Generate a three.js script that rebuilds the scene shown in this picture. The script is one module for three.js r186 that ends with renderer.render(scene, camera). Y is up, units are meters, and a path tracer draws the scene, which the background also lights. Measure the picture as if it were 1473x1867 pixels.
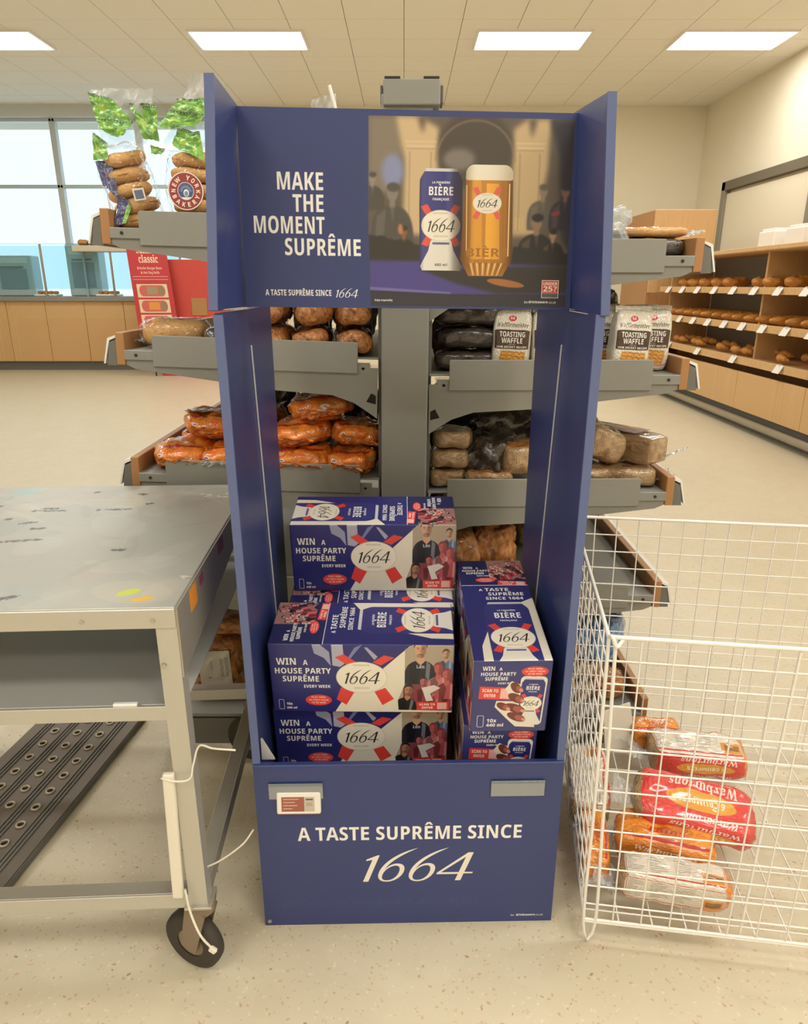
import * as THREE from 'three';
import { RoundedBoxGeometry } from 'three/addons/geometries/RoundedBoxGeometry.js';
import { mergeGeometries } from 'three/addons/utils/BufferGeometryUtils.js';
import { RectAreaLightUniformsLib } from 'three/addons/lights/RectAreaLightUniformsLib.js';
import { createNoise3D } from 'simplex-noise';

// ---------------------------------------------------------------- camera, sky, lights, exposure
const R = THREE.MathUtils.degToRad;
const scene = new THREE.Scene();
const camera = new THREE.PerspectiveCamera(72.85, 1473 / 1867, 0.05, 60);
camera.position.set(0, 1.274, 0);
camera.rotation.set(R(-18.1), 0, 0);
const renderer = new THREE.WebGLRenderer({ antialias: true });
renderer.toneMapping = THREE.LinearToneMapping;
renderer.toneMappingExposure = 1.0;
renderer.shadowMap.enabled = true;
scene.background = new THREE.Color().setRGB(1.25, 1.45, 1.55);   // bright overcast daylight, seen only through the shop window
RectAreaLightUniformsLib.init();
const LAMP_COLOR = new THREE.Color().setRGB(1.0, 0.985, 0.945);
const LAMP_POWER = 15.5;
const CEIL = 3.86;
const LAMPS = [];
for (const x of [-4.6, -1.7, 1.4, 3.6]) for (const z of [-8.9, -6.1, -1.4, 1.0, 3.0]) LAMPS.push([x, z]);

// ---------------------------------------------------------------- helpers
function rng(seed) { let a = seed >>> 0; return () => { a = (a + 0x6d2b79f5) | 0; let t = Math.imul(a ^ (a >>> 15), 1 | a); t = (t + Math.imul(t ^ (t >>> 7), 61 | t)) ^ t; return ((t ^ (t >>> 14)) >>> 0) / 4294967296; }; }
const noise = createNoise3D(rng(77));
const V = (x, y, z) => new THREE.Vector3(x, y, z);
const taken = new Map();
function numbered(name) { const n = taken.get(name) ?? 0; taken.set(name, n + 1); return n ? name + '_' + String(n).padStart(3, '0') : name; }
function shade(o) { o.castShadow = true; o.receiveShadow = true; return o; }
function tag(o, label, category, group) { o.userData.label = label; o.userData.category = category; if (group) o.userData.group = group; return o; }
function thing(name, label, category, [x, y, z] = [0, 0, 0], turn = 0, group) {
  const o = new THREE.Group(); o.name = numbered(name); scene.add(o);
  o.position.set(x, y, z); o.rotation.y = turn;
  return tag(o, label, category, group);
}
function part(name, geometry, material, parent, pos, rot) {
  const o = shade(new THREE.Mesh(geometry, material)); o.name = name;
  if (pos) o.position.set(...pos);
  if (rot) o.rotation.set(...rot);
  parent.add(o); return o;
}
function struct(name, geometry, material, pos, rot) { const o = part(name, geometry, material, scene, pos, rot); o.userData.kind = 'structure'; return o; }
function copyOf(o, label, pos, rot, group) {
  const c = o.clone(); c.name = numbered(o.name.replace(/_\d{3}$/, '')); c.userData = { ...o.userData }; scene.add(c);
  if (pos) c.position.set(...pos);
  if (rot) c.rotation.set(...rot);
  if (label) c.userData.label = label;
  if (group) c.userData.group = group;
  return c;
}
const box = (w, h, d) => new THREE.BoxGeometry(w, h, d);
const rbox = (w, h, d, r = 0.004, s = 2) => new RoundedBoxGeometry(w, h, d, s, Math.min(r, w / 2.01, h / 2.01, d / 2.01));
const cyl = (r1, r2, h, n = 16) => new THREE.CylinderGeometry(r1, r2, h, n);
function at(g, x, y, z, rx = 0, ry = 0, rz = 0) { g.applyMatrix4(new THREE.Matrix4().compose(V(x, y, z), new THREE.Quaternion().setFromEuler(new THREE.Euler(rx, ry, rz)), V(1, 1, 1))); return g; }
function merged(list) { return mergeGeometries(list.map((g) => { const n = g.index ? g.toNonIndexed() : g; for (const k of Object.keys(n.attributes)) if (!['position', 'normal', 'uv'].includes(k)) n.deleteAttribute(k); n.clearGroups(); return n; })); }
function rod(a, b, r, n = 8) {                                   // a bar from a to b
  const d = b.clone().sub(a), g = new THREE.CylinderGeometry(r, r, d.length(), n);
  g.applyMatrix4(new THREE.Matrix4().compose(a.clone().add(b).multiplyScalar(0.5), new THREE.Quaternion().setFromUnitVectors(V(0, 1, 0), d.normalize()), V(1, 1, 1)));
  return g;
}
const tube = (pts, r, seg = 40, n = 8) => new THREE.TubeGeometry(new THREE.CatmullRomCurve3(pts), seg, r, n);
function hexa(p) {                                               // a solid from 8 corners: 4 below (front-left, front-right, back-right, back-left), 4 above
  const f = [[0, 1, 5, 4], [1, 2, 6, 5], [2, 3, 7, 6], [3, 0, 4, 7], [4, 5, 6, 7], [3, 2, 1, 0]], pos = [], uv = [];
  for (const [a, b, c, d] of f) { for (const i of [a, b, c, a, c, d]) pos.push(...p[i]); uv.push(0, 0, 1, 0, 1, 1, 0, 0, 1, 1, 0, 1); }
  const g = new THREE.BufferGeometry();
  g.setAttribute('position', new THREE.Float32BufferAttribute(pos, 3)); g.setAttribute('uv', new THREE.Float32BufferAttribute(uv, 2));
  g.computeVertexNormals();
  for (let i = 0; i < 6; i++) g.addGroup(i * 6, 6, i);
  return g;
}
function plate(points, depth, holes = [], bevel = 0) {           // an outline in x, y given thickness along z
  const s = new THREE.Shape(points.map(([x, y]) => new THREE.Vector2(x, y)));
  for (const h of holes) s.holes.push(new THREE.Path(h.map(([x, y]) => new THREE.Vector2(x, y))));
  return new THREE.ExtrudeGeometry(s, { depth, bevelEnabled: bevel > 0, bevelSize: bevel, bevelThickness: bevel, bevelSegments: 1, curveSegments: 8 });
}
function softNormals(g) {                                        // one normal for every place, whatever the seams in its uv
  const p = g.attributes.position, ix = g.index, acc = new Map(), key = (i) => Math.round(p.getX(i) * 2e4) + ',' + Math.round(p.getY(i) * 2e4) + ',' + Math.round(p.getZ(i) * 2e4);
  const a = V(), b = V(), c = V(), n = ix ? ix.count : p.count;
  for (let i = 0; i < n; i += 3) {
    const t = [0, 1, 2].map((k) => (ix ? ix.getX(i + k) : i + k));
    a.fromBufferAttribute(p, t[0]); b.fromBufferAttribute(p, t[1]).sub(a); c.fromBufferAttribute(p, t[2]).sub(a); b.cross(c);
    for (const k of t) { const q = key(k); if (!acc.has(q)) acc.set(q, V()); acc.get(q).add(b); }
  }
  const out = new Float32Array(p.count * 3);
  for (let i = 0; i < p.count; i++) (acc.get(key(i)) ?? V(0, 1, 0)).clone().normalize().toArray(out, i * 3);
  g.setAttribute('normal', new THREE.BufferAttribute(out, 3));
  return g;
}
// a soft pillow of a box: q = how square it is, n = lumps, cr = sharp film creases; stands on y = 0
function lump(w, h, d, { q = 5, n = 0.004, f = 14, cr = 0, cf = 22, seg = 14, seed = 0, dome = 0, pinch = 0 } = {}) {
  const g = new THREE.BoxGeometry(2, 2, 2, seg, Math.max(6, Math.round(seg * Math.min(1.4, h / w))), seg), p = g.attributes.position;
  for (let i = 0; i < p.count; i++) {
    let x = p.getX(i), y = p.getY(i), z = p.getZ(i);
    const l = Math.pow(Math.abs(x) ** q + Math.abs(y) ** q + Math.abs(z) ** q, 1 / q), m = Math.hypot(x, y, z);
    const nx = x / m, ny = y / m, nz = z / m;
    x /= l; y /= l; z /= l;
    if (dome && y > 0) y *= 1 + dome * (1 - x * x);
    if (pinch) { const k = 1 - pinch * Math.max(0, y) ** 2; z *= k; }
    let X = x * w / 2, Y = y * h / 2, Z = z * d / 2;
    const s = noise(X * f + seed * 7.3, Y * f + seed, Z * f) * n - (cr ? (1 - Math.abs(noise(X * cf + seed, Y * cf * 0.7 + 3.1 * seed, Z * cf))) ** 4 * cr : 0) + (cr ? noise(X * cf * 2.3, Y * cf * 2.3 + seed, Z * cf * 2.3) * cr * 0.5 : 0);
    p.setXYZ(i, X + nx * s, Y + ny * s + h / 2, Z + nz * s);
  }
  return softNormals(g);
}
// a creased sheet of film between four corners (bottom-left, bottom-right, top-right, top-left)
function sheet([a, b, c, d], amp, f, seed, nu = 14, nv = 14, shape) {
  const g = new THREE.PlaneGeometry(1, 1, nu, nv), p = g.attributes.position, A = V(...a), B = V(...b), C = V(...c), D = V(...d);
  const N = B.clone().sub(A).cross(D.clone().sub(A)).normalize();
  for (let i = 0; i < p.count; i++) {
    let u = p.getX(i) + 0.5, v = p.getY(i) + 0.5;
    if (shape) [u, v] = shape(u, v);
    const P = A.clone().multiplyScalar((1 - u) * (1 - v)).addScaledVector(B, u * (1 - v)).addScaledVector(C, u * v).addScaledVector(D, (1 - u) * v);
    const k = noise(P.x * f + seed, P.y * f, P.z * f + seed * 2) + 1.2 * (1 - Math.abs(noise(P.x * f * 1.7, P.y * f * 1.7 + seed, P.z * f))) ** 3;
    P.addScaledVector(N, k * amp); p.setXYZ(i, P.x, P.y, P.z);
  }
  g.computeVertexNormals(); return g;
}
function canvas(w, h, draw) { const c = document.createElement('canvas'); c.width = w; c.height = h; const x = c.getContext('2d'); draw(x, w, h); const t = new THREE.CanvasTexture(c); t.colorSpace = THREE.SRGBColorSpace; t.magFilter = THREE.LinearFilter; return t; }
function tiled(t, u, v) { t.wrapS = t.wrapT = THREE.RepeatWrapping; t.repeat.set(u, v); return t; }
function grey(w, h, f) { const d = new Uint8Array(w * h * 4); for (let y = 0; y < h; y++) for (let x = 0; x < w; x++) { const k = Math.max(0, Math.min(255, f(x, y) * 255)), o = (y * w + x) * 4; d[o] = d[o + 1] = d[o + 2] = k; d[o + 3] = 255; } const t = new THREE.DataTexture(d, w, h); t.magFilter = THREE.LinearFilter; t.wrapS = t.wrapT = THREE.RepeatWrapping; t.needsUpdate = true; return t; }
const M = (color, roughness = 0.6, extra = {}) => new THREE.MeshPhysicalMaterial({ color, roughness, ...extra });
function text(x, str, cx, cy, size, { width, color = '#e9e6df', align = 'center', font = 'sans-serif', weight = 'bold', skew = 0, rot = 0 } = {}) {
  x.save(); x.translate(cx, cy); x.rotate(rot); if (skew) x.transform(1, 0, -skew, 1, 0, 0);
  x.font = weight + ' ' + size + 'px ' + font; x.fillStyle = color; x.textBaseline = 'middle'; x.textAlign = align;
  if (width) x.scale(width / Math.max(1, x.measureText(str).width), 1);
  x.fillText(str, 0, 0); x.restore();
}
function poly(x, pts, fill) { x.fillStyle = fill; x.beginPath(); pts.forEach(([a, b], i) => (i ? x.lineTo(a, b) : x.moveTo(a, b))); x.closePath(); x.fill(); }
function blob(x, cx, cy, rx, ry, fill, rot = 0) { x.fillStyle = fill; x.beginPath(); x.ellipse(cx, cy, rx, ry, rot, 0, 7); x.fill(); }
function smear(x, w, h, n, colors, r0, r1, seed, alpha = 0.3) { const r = rng(seed); x.save(); x.globalAlpha = alpha; for (let i = 0; i < n; i++) { x.fillStyle = colors[(r() * colors.length) | 0]; x.beginPath(); x.ellipse(r() * w, r() * h, r0 + r() * (r1 - r0), (r0 + r() * (r1 - r0)) * 0.6, r() * 3, 0, 7); x.fill(); } x.restore(); }
// the slanted year numerals, drawn to fit the box x, y, w, h
function numerals(x, px, py, w, h, color) {
  x.save(); x.translate(px, py + h); x.scale(w / 3.62, h / 1.18); x.transform(1, 0, -0.38, 1, 0.0, 0); x.translate(0.02, -1); x.fillStyle = color;
  x.beginPath(); x.moveTo(0.02, 0.2); x.lineTo(0.3, 0.06); x.lineTo(0.36, 0.06); x.lineTo(0.36, 1); x.lineTo(0.2, 1); x.lineTo(0.2, 0.22); x.lineTo(0.02, 0.26); x.closePath(); x.fill();
  for (const o of [0.5, 1.42]) {
    x.save(); x.translate(o, 0); x.beginPath();
    x.moveTo(0.92, -0.18); x.bezierCurveTo(0.5, -0.08, 0.06, 0.25, 0.06, 0.66); x.bezierCurveTo(0.06, 0.9, 0.22, 1.01, 0.42, 1.01); x.bezierCurveTo(0.66, 1.01, 0.8, 0.84, 0.8, 0.66); x.bezierCurveTo(0.8, 0.46, 0.66, 0.36, 0.5, 0.36); x.bezierCurveTo(0.36, 0.36, 0.26, 0.44, 0.2, 0.56); x.bezierCurveTo(0.24, 0.3, 0.55, 0.02, 0.92, -0.18);
    x.moveTo(0.66, 0.68); x.bezierCurveTo(0.66, 0.5, 0.56, 0.42, 0.45, 0.44); x.bezierCurveTo(0.3, 0.46, 0.2, 0.6, 0.2, 0.74); x.bezierCurveTo(0.2, 0.9, 0.28, 0.96, 0.4, 0.96); x.bezierCurveTo(0.56, 0.96, 0.66, 0.84, 0.66, 0.68);
    x.fill('evenodd'); x.restore();
  }
  x.beginPath(); x.moveTo(3.14, 0); x.lineTo(3.14, 1); x.lineTo(2.97, 1); x.lineTo(2.97, 0.77); x.lineTo(2.32, 0.77); x.lineTo(2.32, 0.71); x.lineTo(2.98, 0); x.closePath();
  x.moveTo(2.97, 0.16); x.lineTo(2.97, 0.7); x.lineTo(2.44, 0.7); x.closePath(); x.fill('evenodd');
  x.fillRect(3.1, 0.7, 0.3, 0.055);
  x.restore();
}

// ---------------------------------------------------------------- printed matter
const BLUE = '#2b386e', INK = '#e9e6df', RED = '#d8413a', CREAM = '#e6dfcf';
function person(x, cx, cy, s, { skin = '#b98a72', hair = '#2a211e', top = '#26262e', turn = 0 } = {}) {   // a printed half figure
  x.save(); x.translate(cx, cy); x.scale(s, s); x.rotate(turn);
  x.fillStyle = top; x.beginPath(); x.moveTo(-48, 112); x.bezierCurveTo(-52, 60, -40, 44, -14, 36); x.lineTo(14, 36); x.bezierCurveTo(40, 44, 52, 60, 48, 112); x.fill();
  x.save(); x.globalAlpha = 0.35; poly(x, [[-14, 36], [0, 62], [-10, 112], [-30, 112], [-34, 50]], '#000'); poly(x, [[18, 38], [30, 48], [26, 112], [14, 112]], '#fff'); x.restore();
  poly(x, [[-9, 18], [9, 18], [13, 38], [0, 50], [-13, 38]], skin);
  x.fillStyle = skin; x.beginPath(); x.moveTo(-18, -8); x.bezierCurveTo(-18, -34, 18, -34, 18, -8); x.bezierCurveTo(18, 14, 8, 27, 0, 27); x.bezierCurveTo(-8, 27, -18, 14, -18, -8); x.fill();
  x.save(); x.globalAlpha = 0.28; poly(x, [[2, -20], [18, -12], [16, 10], [6, 26], [2, 26]], '#20100c'); x.restore();
  x.fillStyle = hair; x.beginPath(); x.moveTo(-20, -4); x.bezierCurveTo(-24, -40, 24, -42, 20, -4); x.bezierCurveTo(17, -16, 10, -20, 0, -20); x.bezierCurveTo(-8, -20, -16, -16, -20, -4); x.fill();
  x.globalAlpha = 0.55; x.fillRect(-12, -6, 8, 2.2); x.fillRect(4, -6, 8, 2.2); x.fillRect(-10, -2, 5, 2); x.fillRect(5, -2, 5, 2); x.fillRect(-6, 14, 12, 2.2); x.globalAlpha = 0.25; x.fillRect(-2, -2, 3, 11); x.beginPath(); x.ellipse(0, 20, 12, 7, 0, 0, 7); x.fill();
  x.restore();
}
function shadowFigure(x, cx, cy, s, body, light) {               // a dim figure in the poster's background
  x.save(); x.translate(cx, cy); x.scale(s, s);
  x.fillStyle = body; x.beginPath(); x.moveTo(-54, 140); x.bezierCurveTo(-60, 62, -44, 42, -14, 34); x.lineTo(14, 34); x.bezierCurveTo(42, 42, 58, 70, 54, 140); x.fill();
  blob(x, 0, 0, 15, 22, light); x.fillStyle = light; x.fillRect(-7, 16, 14, 22); blob(x, 2, -14, 17, 12, body);
  x.globalAlpha = 0.4; poly(x, [[-40, 60], [-16, 42], [-24, 130], [-46, 130]], light); poly(x, [[-6, 36], [6, 36], [2, 80]], light);
  x.restore();
}
function ribbons(x, cx, cy, w, h, color = RED) {                 // four ribbon ends around an oval
  for (const [sx, sy] of [[-1, -1], [1, -1], [-1, 1], [1, 1]]) poly(x, [[cx + sx * w * 0.3, cy + sy * h * 0.62], [cx + sx * w * 0.62, cy + sy * h * 0.5], [cx + sx * w * 1.02, cy + sy * h * 1.42], [cx + sx * w * 0.68, cy + sy * h * 1.62]], color);
}
function badge(x, cx, cy, rx, ry) {                              // cream oval with the year
  blob(x, cx, cy, rx, ry, '#c9c2b2'); blob(x, cx, cy, rx * 0.975, ry * 0.96, CREAM);
  numerals(x, cx - rx * 0.76, cy - ry * 0.5, rx * 1.5, ry * 0.9, '#1d1b1f');
  x.save(); x.globalAlpha = 0.5; text(x, 'KRONENBOURG', cx, cy - ry * 0.78, ry * 0.13, { color: '#777' }); text(x, 'BIÈRE BLONDE', cx, cy + ry * 0.68, ry * 0.13, { color: '#777' }); x.restore();
}
function canPrint(x, cx, top, w, h, photo = false) {             // a printed can seen from the front
  const l = cx - w / 2, r = cx + w / 2;
  x.save(); x.beginPath(); x.moveTo(l + w * 0.14, top); x.lineTo(r - w * 0.14, top); x.lineTo(r - w * 0.11, top + h * 0.03); x.bezierCurveTo(r, top + h * 0.1, r, top + h * 0.11, r, top + h * 0.14); x.lineTo(r, top + h * 0.95); x.lineTo(r - w * 0.05, top + h); x.lineTo(l + w * 0.05, top + h); x.lineTo(l, top + h * 0.95); x.lineTo(l, top + h * 0.14); x.bezierCurveTo(l, top + h * 0.11, l, top + h * 0.1, l + w * 0.11, top + h * 0.03); x.closePath(); x.clip();
  x.fillStyle = '#2f3175'; x.fillRect(l, top, w, h);
  poly(x, [[cx - w * 0.2, top + h * 0.62], [cx + w * 0.2, top + h * 0.62], [cx + w * 0.3, top + h * 0.8], [cx + w * 0.55, top + h], [cx - w * 0.55, top + h], [cx - w * 0.3, top + h * 0.8]], '#dcd8cf');
  x.fillStyle = '#c4c6c8'; x.fillRect(l, top, w, h * 0.03);
  ribbons(x, cx, top + h * 0.55, w * 0.46, h * 0.13);
  badge(x, cx, top + h * 0.55, w * 0.46, h * 0.155);
  x.fillStyle = '#5a5f8c'; x.fillRect(cx - w * 0.2, top + h * 0.715, w * 0.4, h * 0.022);
  text(x, 'LA PREMIÈRE', cx, top + h * 0.135, h * 0.028); text(x, 'BIÈRE', cx, top + h * 0.215, h * 0.115, { width: w * 0.6 }); text(x, 'FRANÇAISE', cx, top + h * 0.295, h * 0.03);
  if (photo) { text(x, '440 ml', cx, top + h * 0.94, h * 0.04, { color: '#4c4640' }); const g = x.createLinearGradient(l, 0, r, 0); g.addColorStop(0, 'rgba(10,8,20,0.35)'); g.addColorStop(0.12, 'rgba(255,255,255,0.1)'); g.addColorStop(0.6, 'rgba(255,255,255,0)'); g.addColorStop(0.8, 'rgba(20,10,5,0.35)'); g.addColorStop(1, 'rgba(20,10,5,0.7)'); x.fillStyle = g; x.fillRect(l, top, w, h); }
  x.restore();
}
function party(x, X, Y, W, H, seed) {                            // the printed crowd in a photograph on the carton
  x.save(); x.beginPath(); x.rect(X, Y, W, H); x.clip();
  x.fillStyle = '#8f6a66'; x.fillRect(X, Y, W, H);
  smear(x, 1, 1, 0, ['#fff'], 1, 2, seed); const r = rng(seed);
  const skins = ['#b46e66', '#c98f84', '#a5625c', '#d8a397'], tops = ['#7a3440', '#c04a4c', '#d9cfc9', '#3d3a58', '#a83a44', '#e0dad6', '#28262e'];
  for (let i = 0; i < 16; i++) person(x, X + r() * W, Y + H * (0.12 + 0.72 * (i / 16)), H / 330 * (0.8 + r() * 0.4), { skin: skins[(r() * 4) | 0], top: tops[(r() * 7) | 0], hair: '#3a2528', turn: (r() - 0.5) * 0.8 });
  x.restore();
}
function winText(x, X, Y, W, H) {
  text(x, 'WIN', X + W * 0.23, Y + H * 0.13, H * 0.3, { width: W * 0.36 }); text(x, 'A', X + W * 0.56, Y + H * 0.16, H * 0.22);
  text(x, 'HOUSE PARTY', X + W * 0.5, Y + H * 0.43, H * 0.25, { width: W }); text(x, 'SUPRÊME', X + W * 0.46, Y + H * 0.69, H * 0.25, { width: W * 0.66 });
  text(x, 'EVERY WEEK', X + W * 0.74, Y + H * 0.93, H * 0.14, { width: W * 0.48 });
}
function scanStrip(x, X, Y, W, H, rot = 0) {
  x.save(); x.translate(X, Y); x.rotate(rot); x.fillStyle = RED; x.fillRect(0, 0, W, H);
  text(x, 'SCAN TO', W * 0.33, H * 0.3, H * 0.36, { width: W * 0.5 }); text(x, 'ENTER', W * 0.33, H * 0.7, H * 0.36, { width: W * 0.36 });
  x.fillStyle = '#e8b3ab'; x.fillRect(W * 0.64, H * 0.1, W * 0.3, H * 0.8); x.restore();
}
function prizeOval(x, cx, cy, rx, ry) { blob(x, cx, cy, rx, ry, RED); for (const [i, s] of ['PLUS 1000s', 'OF PARTY PACKS', 'TO BE WON'].entries()) text(x, s, cx, cy + (i - 1) * ry * 0.5, ry * 0.42, { width: rx * (i === 1 ? 1.5 : 1.1), color: '#f0c9c0' }); }
function canIcon(x, X, Y, w, h, s) { x.strokeStyle = INK; x.lineWidth = Math.max(2, w * 0.08); x.beginPath(); x.roundRect(X, Y, w, h, w * 0.2); x.stroke(); text(x, '10x', X + w * 1.5, Y + h * 0.45, s, { align: 'left' }); text(x, '440 ml', X + w * 1.5, Y + h * 0.85, s * 0.9, { align: 'left' }); }
const CART = '#26286c';
const cartonFront = canvas(1170, 516, (x, w, h) => {
  x.scale(w / 1170, h / 466); x.translate(-190, -272);
  x.fillStyle = CART; x.fillRect(190, 272, 1170, 466);
  x.save(); x.globalAlpha = 0.75; poly(x, [[468, 272], [520, 272], [575, 320], [582, 415], [540, 360], [480, 330]], '#b9bccb'); poly(x, [[590, 272], [662, 272], [668, 400], [640, 420], [592, 410]], '#d4d2d2'); poly(x, [[735, 290], [782, 272], [700, 372], [690, 360]], '#8d93b8'); poly(x, [[795, 288], [815, 288], [880, 350], [858, 372]], '#c8c8cf'); x.restore();
  poly(x, [[592, 738], [680, 600], [760, 560], [900, 440], [1082, 278], [1120, 272], [1360, 272], [1360, 738]], '#ded7c6');
  x.save(); x.beginPath(); x.moveTo(1052, 300); x.lineTo(1100, 272); x.lineTo(1360, 272); x.lineTo(1360, 722); x.lineTo(1010, 718); x.lineTo(1005, 650); x.lineTo(1050, 540); x.closePath(); x.clip();
  x.fillStyle = '#a99a86'; x.fillRect(1000, 272, 370, 460); x.fillStyle = '#7c3f44'; x.fillRect(1040, 440, 330, 300);
  person(x, 1310, 330, 1.15, { top: '#5a7398', hair: '#4a3628', skin: '#c39a7c' });
  person(x, 1150, 300, 2.1, { top: '#23242f', hair: '#2a2320', skin: '#c99b80' });
  text(x, 'Ldn', 1150, 415, 30, { color: '#c9c9d6' });
  for (const [a, b, s] of [[1230, 560, 1.3], [1290, 620, 1.2], [1170, 520, 1.2], [1330, 560, 1.2]]) person(x, a, b, s, { top: ['#b8545a', '#cfc7c2', '#8e3b45', '#c4474c'][a % 4], hair: '#3b2023', skin: '#b9696a' });
  person(x, 1265, 430, 1.5, { top: '#c47a7c', hair: '#8c3a3c', skin: '#bd5f5e' }); person(x, 1318, 470, 1.5, { top: '#b65258', hair: '#933c3f', skin: '#c06464' });
  poly(x, [[1160, 560], [1240, 540], [1280, 560], [1215, 600], [1235, 650], [1190, 655]], '#d8d3cc');
  person(x, 1075, 580, 1.45, { top: '#22211f', hair: '#1d1a19', skin: '#ad7d5f', turn: 0.15 });
  x.restore();
  scanStrip(x, 1128, 662, 208, 58, -0.02);
  for (const q of [[[610, 355], [665, 335], [748, 388], [690, 410]], [[845, 388], [920, 340], [985, 355], [900, 408]], [[640, 560], [728, 588], [670, 685], [607, 645]], [[855, 590], [925, 562], [980, 640], [905, 685]]]) poly(x, q, RED);
  badge(x, 775, 492, 164, 108);
  winText(x, 218, 358, 362, 212);
  prizeOval(x, 490, 652, 86, 39); canIcon(x, 230, 650, 32, 68, 24);
});
const cartonTop = canvas(1024, 420, (x, w, h) => {
  x.translate(0, h); x.rotate(-Math.PI / 2);
  x.fillStyle = CART; x.fillRect(0, 0, 420, 1024); x.fillStyle = '#1d2052'; x.fillRect(0, 0, 420, 300);
  party(x, 190, 0, 230, 236, 5); winText(x, 22, 78, 178, 120); prizeOval(x, 160, 240, 62, 26); scanStrip(x, 236, 246, 176, 50, 0.08);
  x.fillStyle = '#cfcfd6'; x.fillRect(0, 300, 420, 4);
  poly(x, [[320, 500], [420, 440], [420, 1024], [300, 1024]], '#ddd6c5'); poly(x, [[55, 1024], [60, 900], [120, 730], [160, 1024]], '#ddd6c5');
  text(x, 'A', 116, 352, 34); text(x, 'TASTE', 215, 350, 46, { width: 150 }); text(x, 'SUPRÊME', 265, 398, 46, { width: 220 }); text(x, 'SINCE 1664', 250, 444, 40, { width: 230 });
  canPrint(x, 240, 486, 268, 620);
});
const cartonEnd = canvas(420, 460, (x) => {
  x.fillStyle = '#34356f'; x.fillRect(0, 0, 420, 460);
  winText(x, 40, 30, 190, 118); scanStrip(x, 40, 158, 180, 80, 0.06); canIcon(x, 36, 350, 34, 76, 34);
  x.save(); x.translate(330, 110); x.rotate(0.04);
  x.fillStyle = '#ded7c6'; x.beginPath(); x.roundRect(-72, -14, 144, 318, 26); x.fill();
  poly(x, [[-70, 40], [-120, 20], [-150, 70], [-100, 150], [-190, 150], [-196, 190], [-130, 260], [-70, 318], [40, 320]], '#ded7c6');
  canPrint(x, 0, -2, 128, 296);
  for (const [fx, fy, rx, ry, rot] of [[-92, 62, 40, 24, 0.9], [-84, 130, 50, 26, 0.5], [-84, 196, 60, 27, 0.35], [-70, 254, 56, 25, 0.4], [-150, 186, 40, 22, 0.5]]) { blob(x, fx, fy, rx, ry, '#6e332e', rot); blob(x, fx + 18, fy + 6, rx * 0.5, ry * 0.7, '#a3564c', rot); blob(x, fx + rx * 0.75, fy + 16, 13, 10, '#cf9184', rot); }
  x.restore(); prizeOval(x, 330, 66, 72, 32);
});
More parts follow.
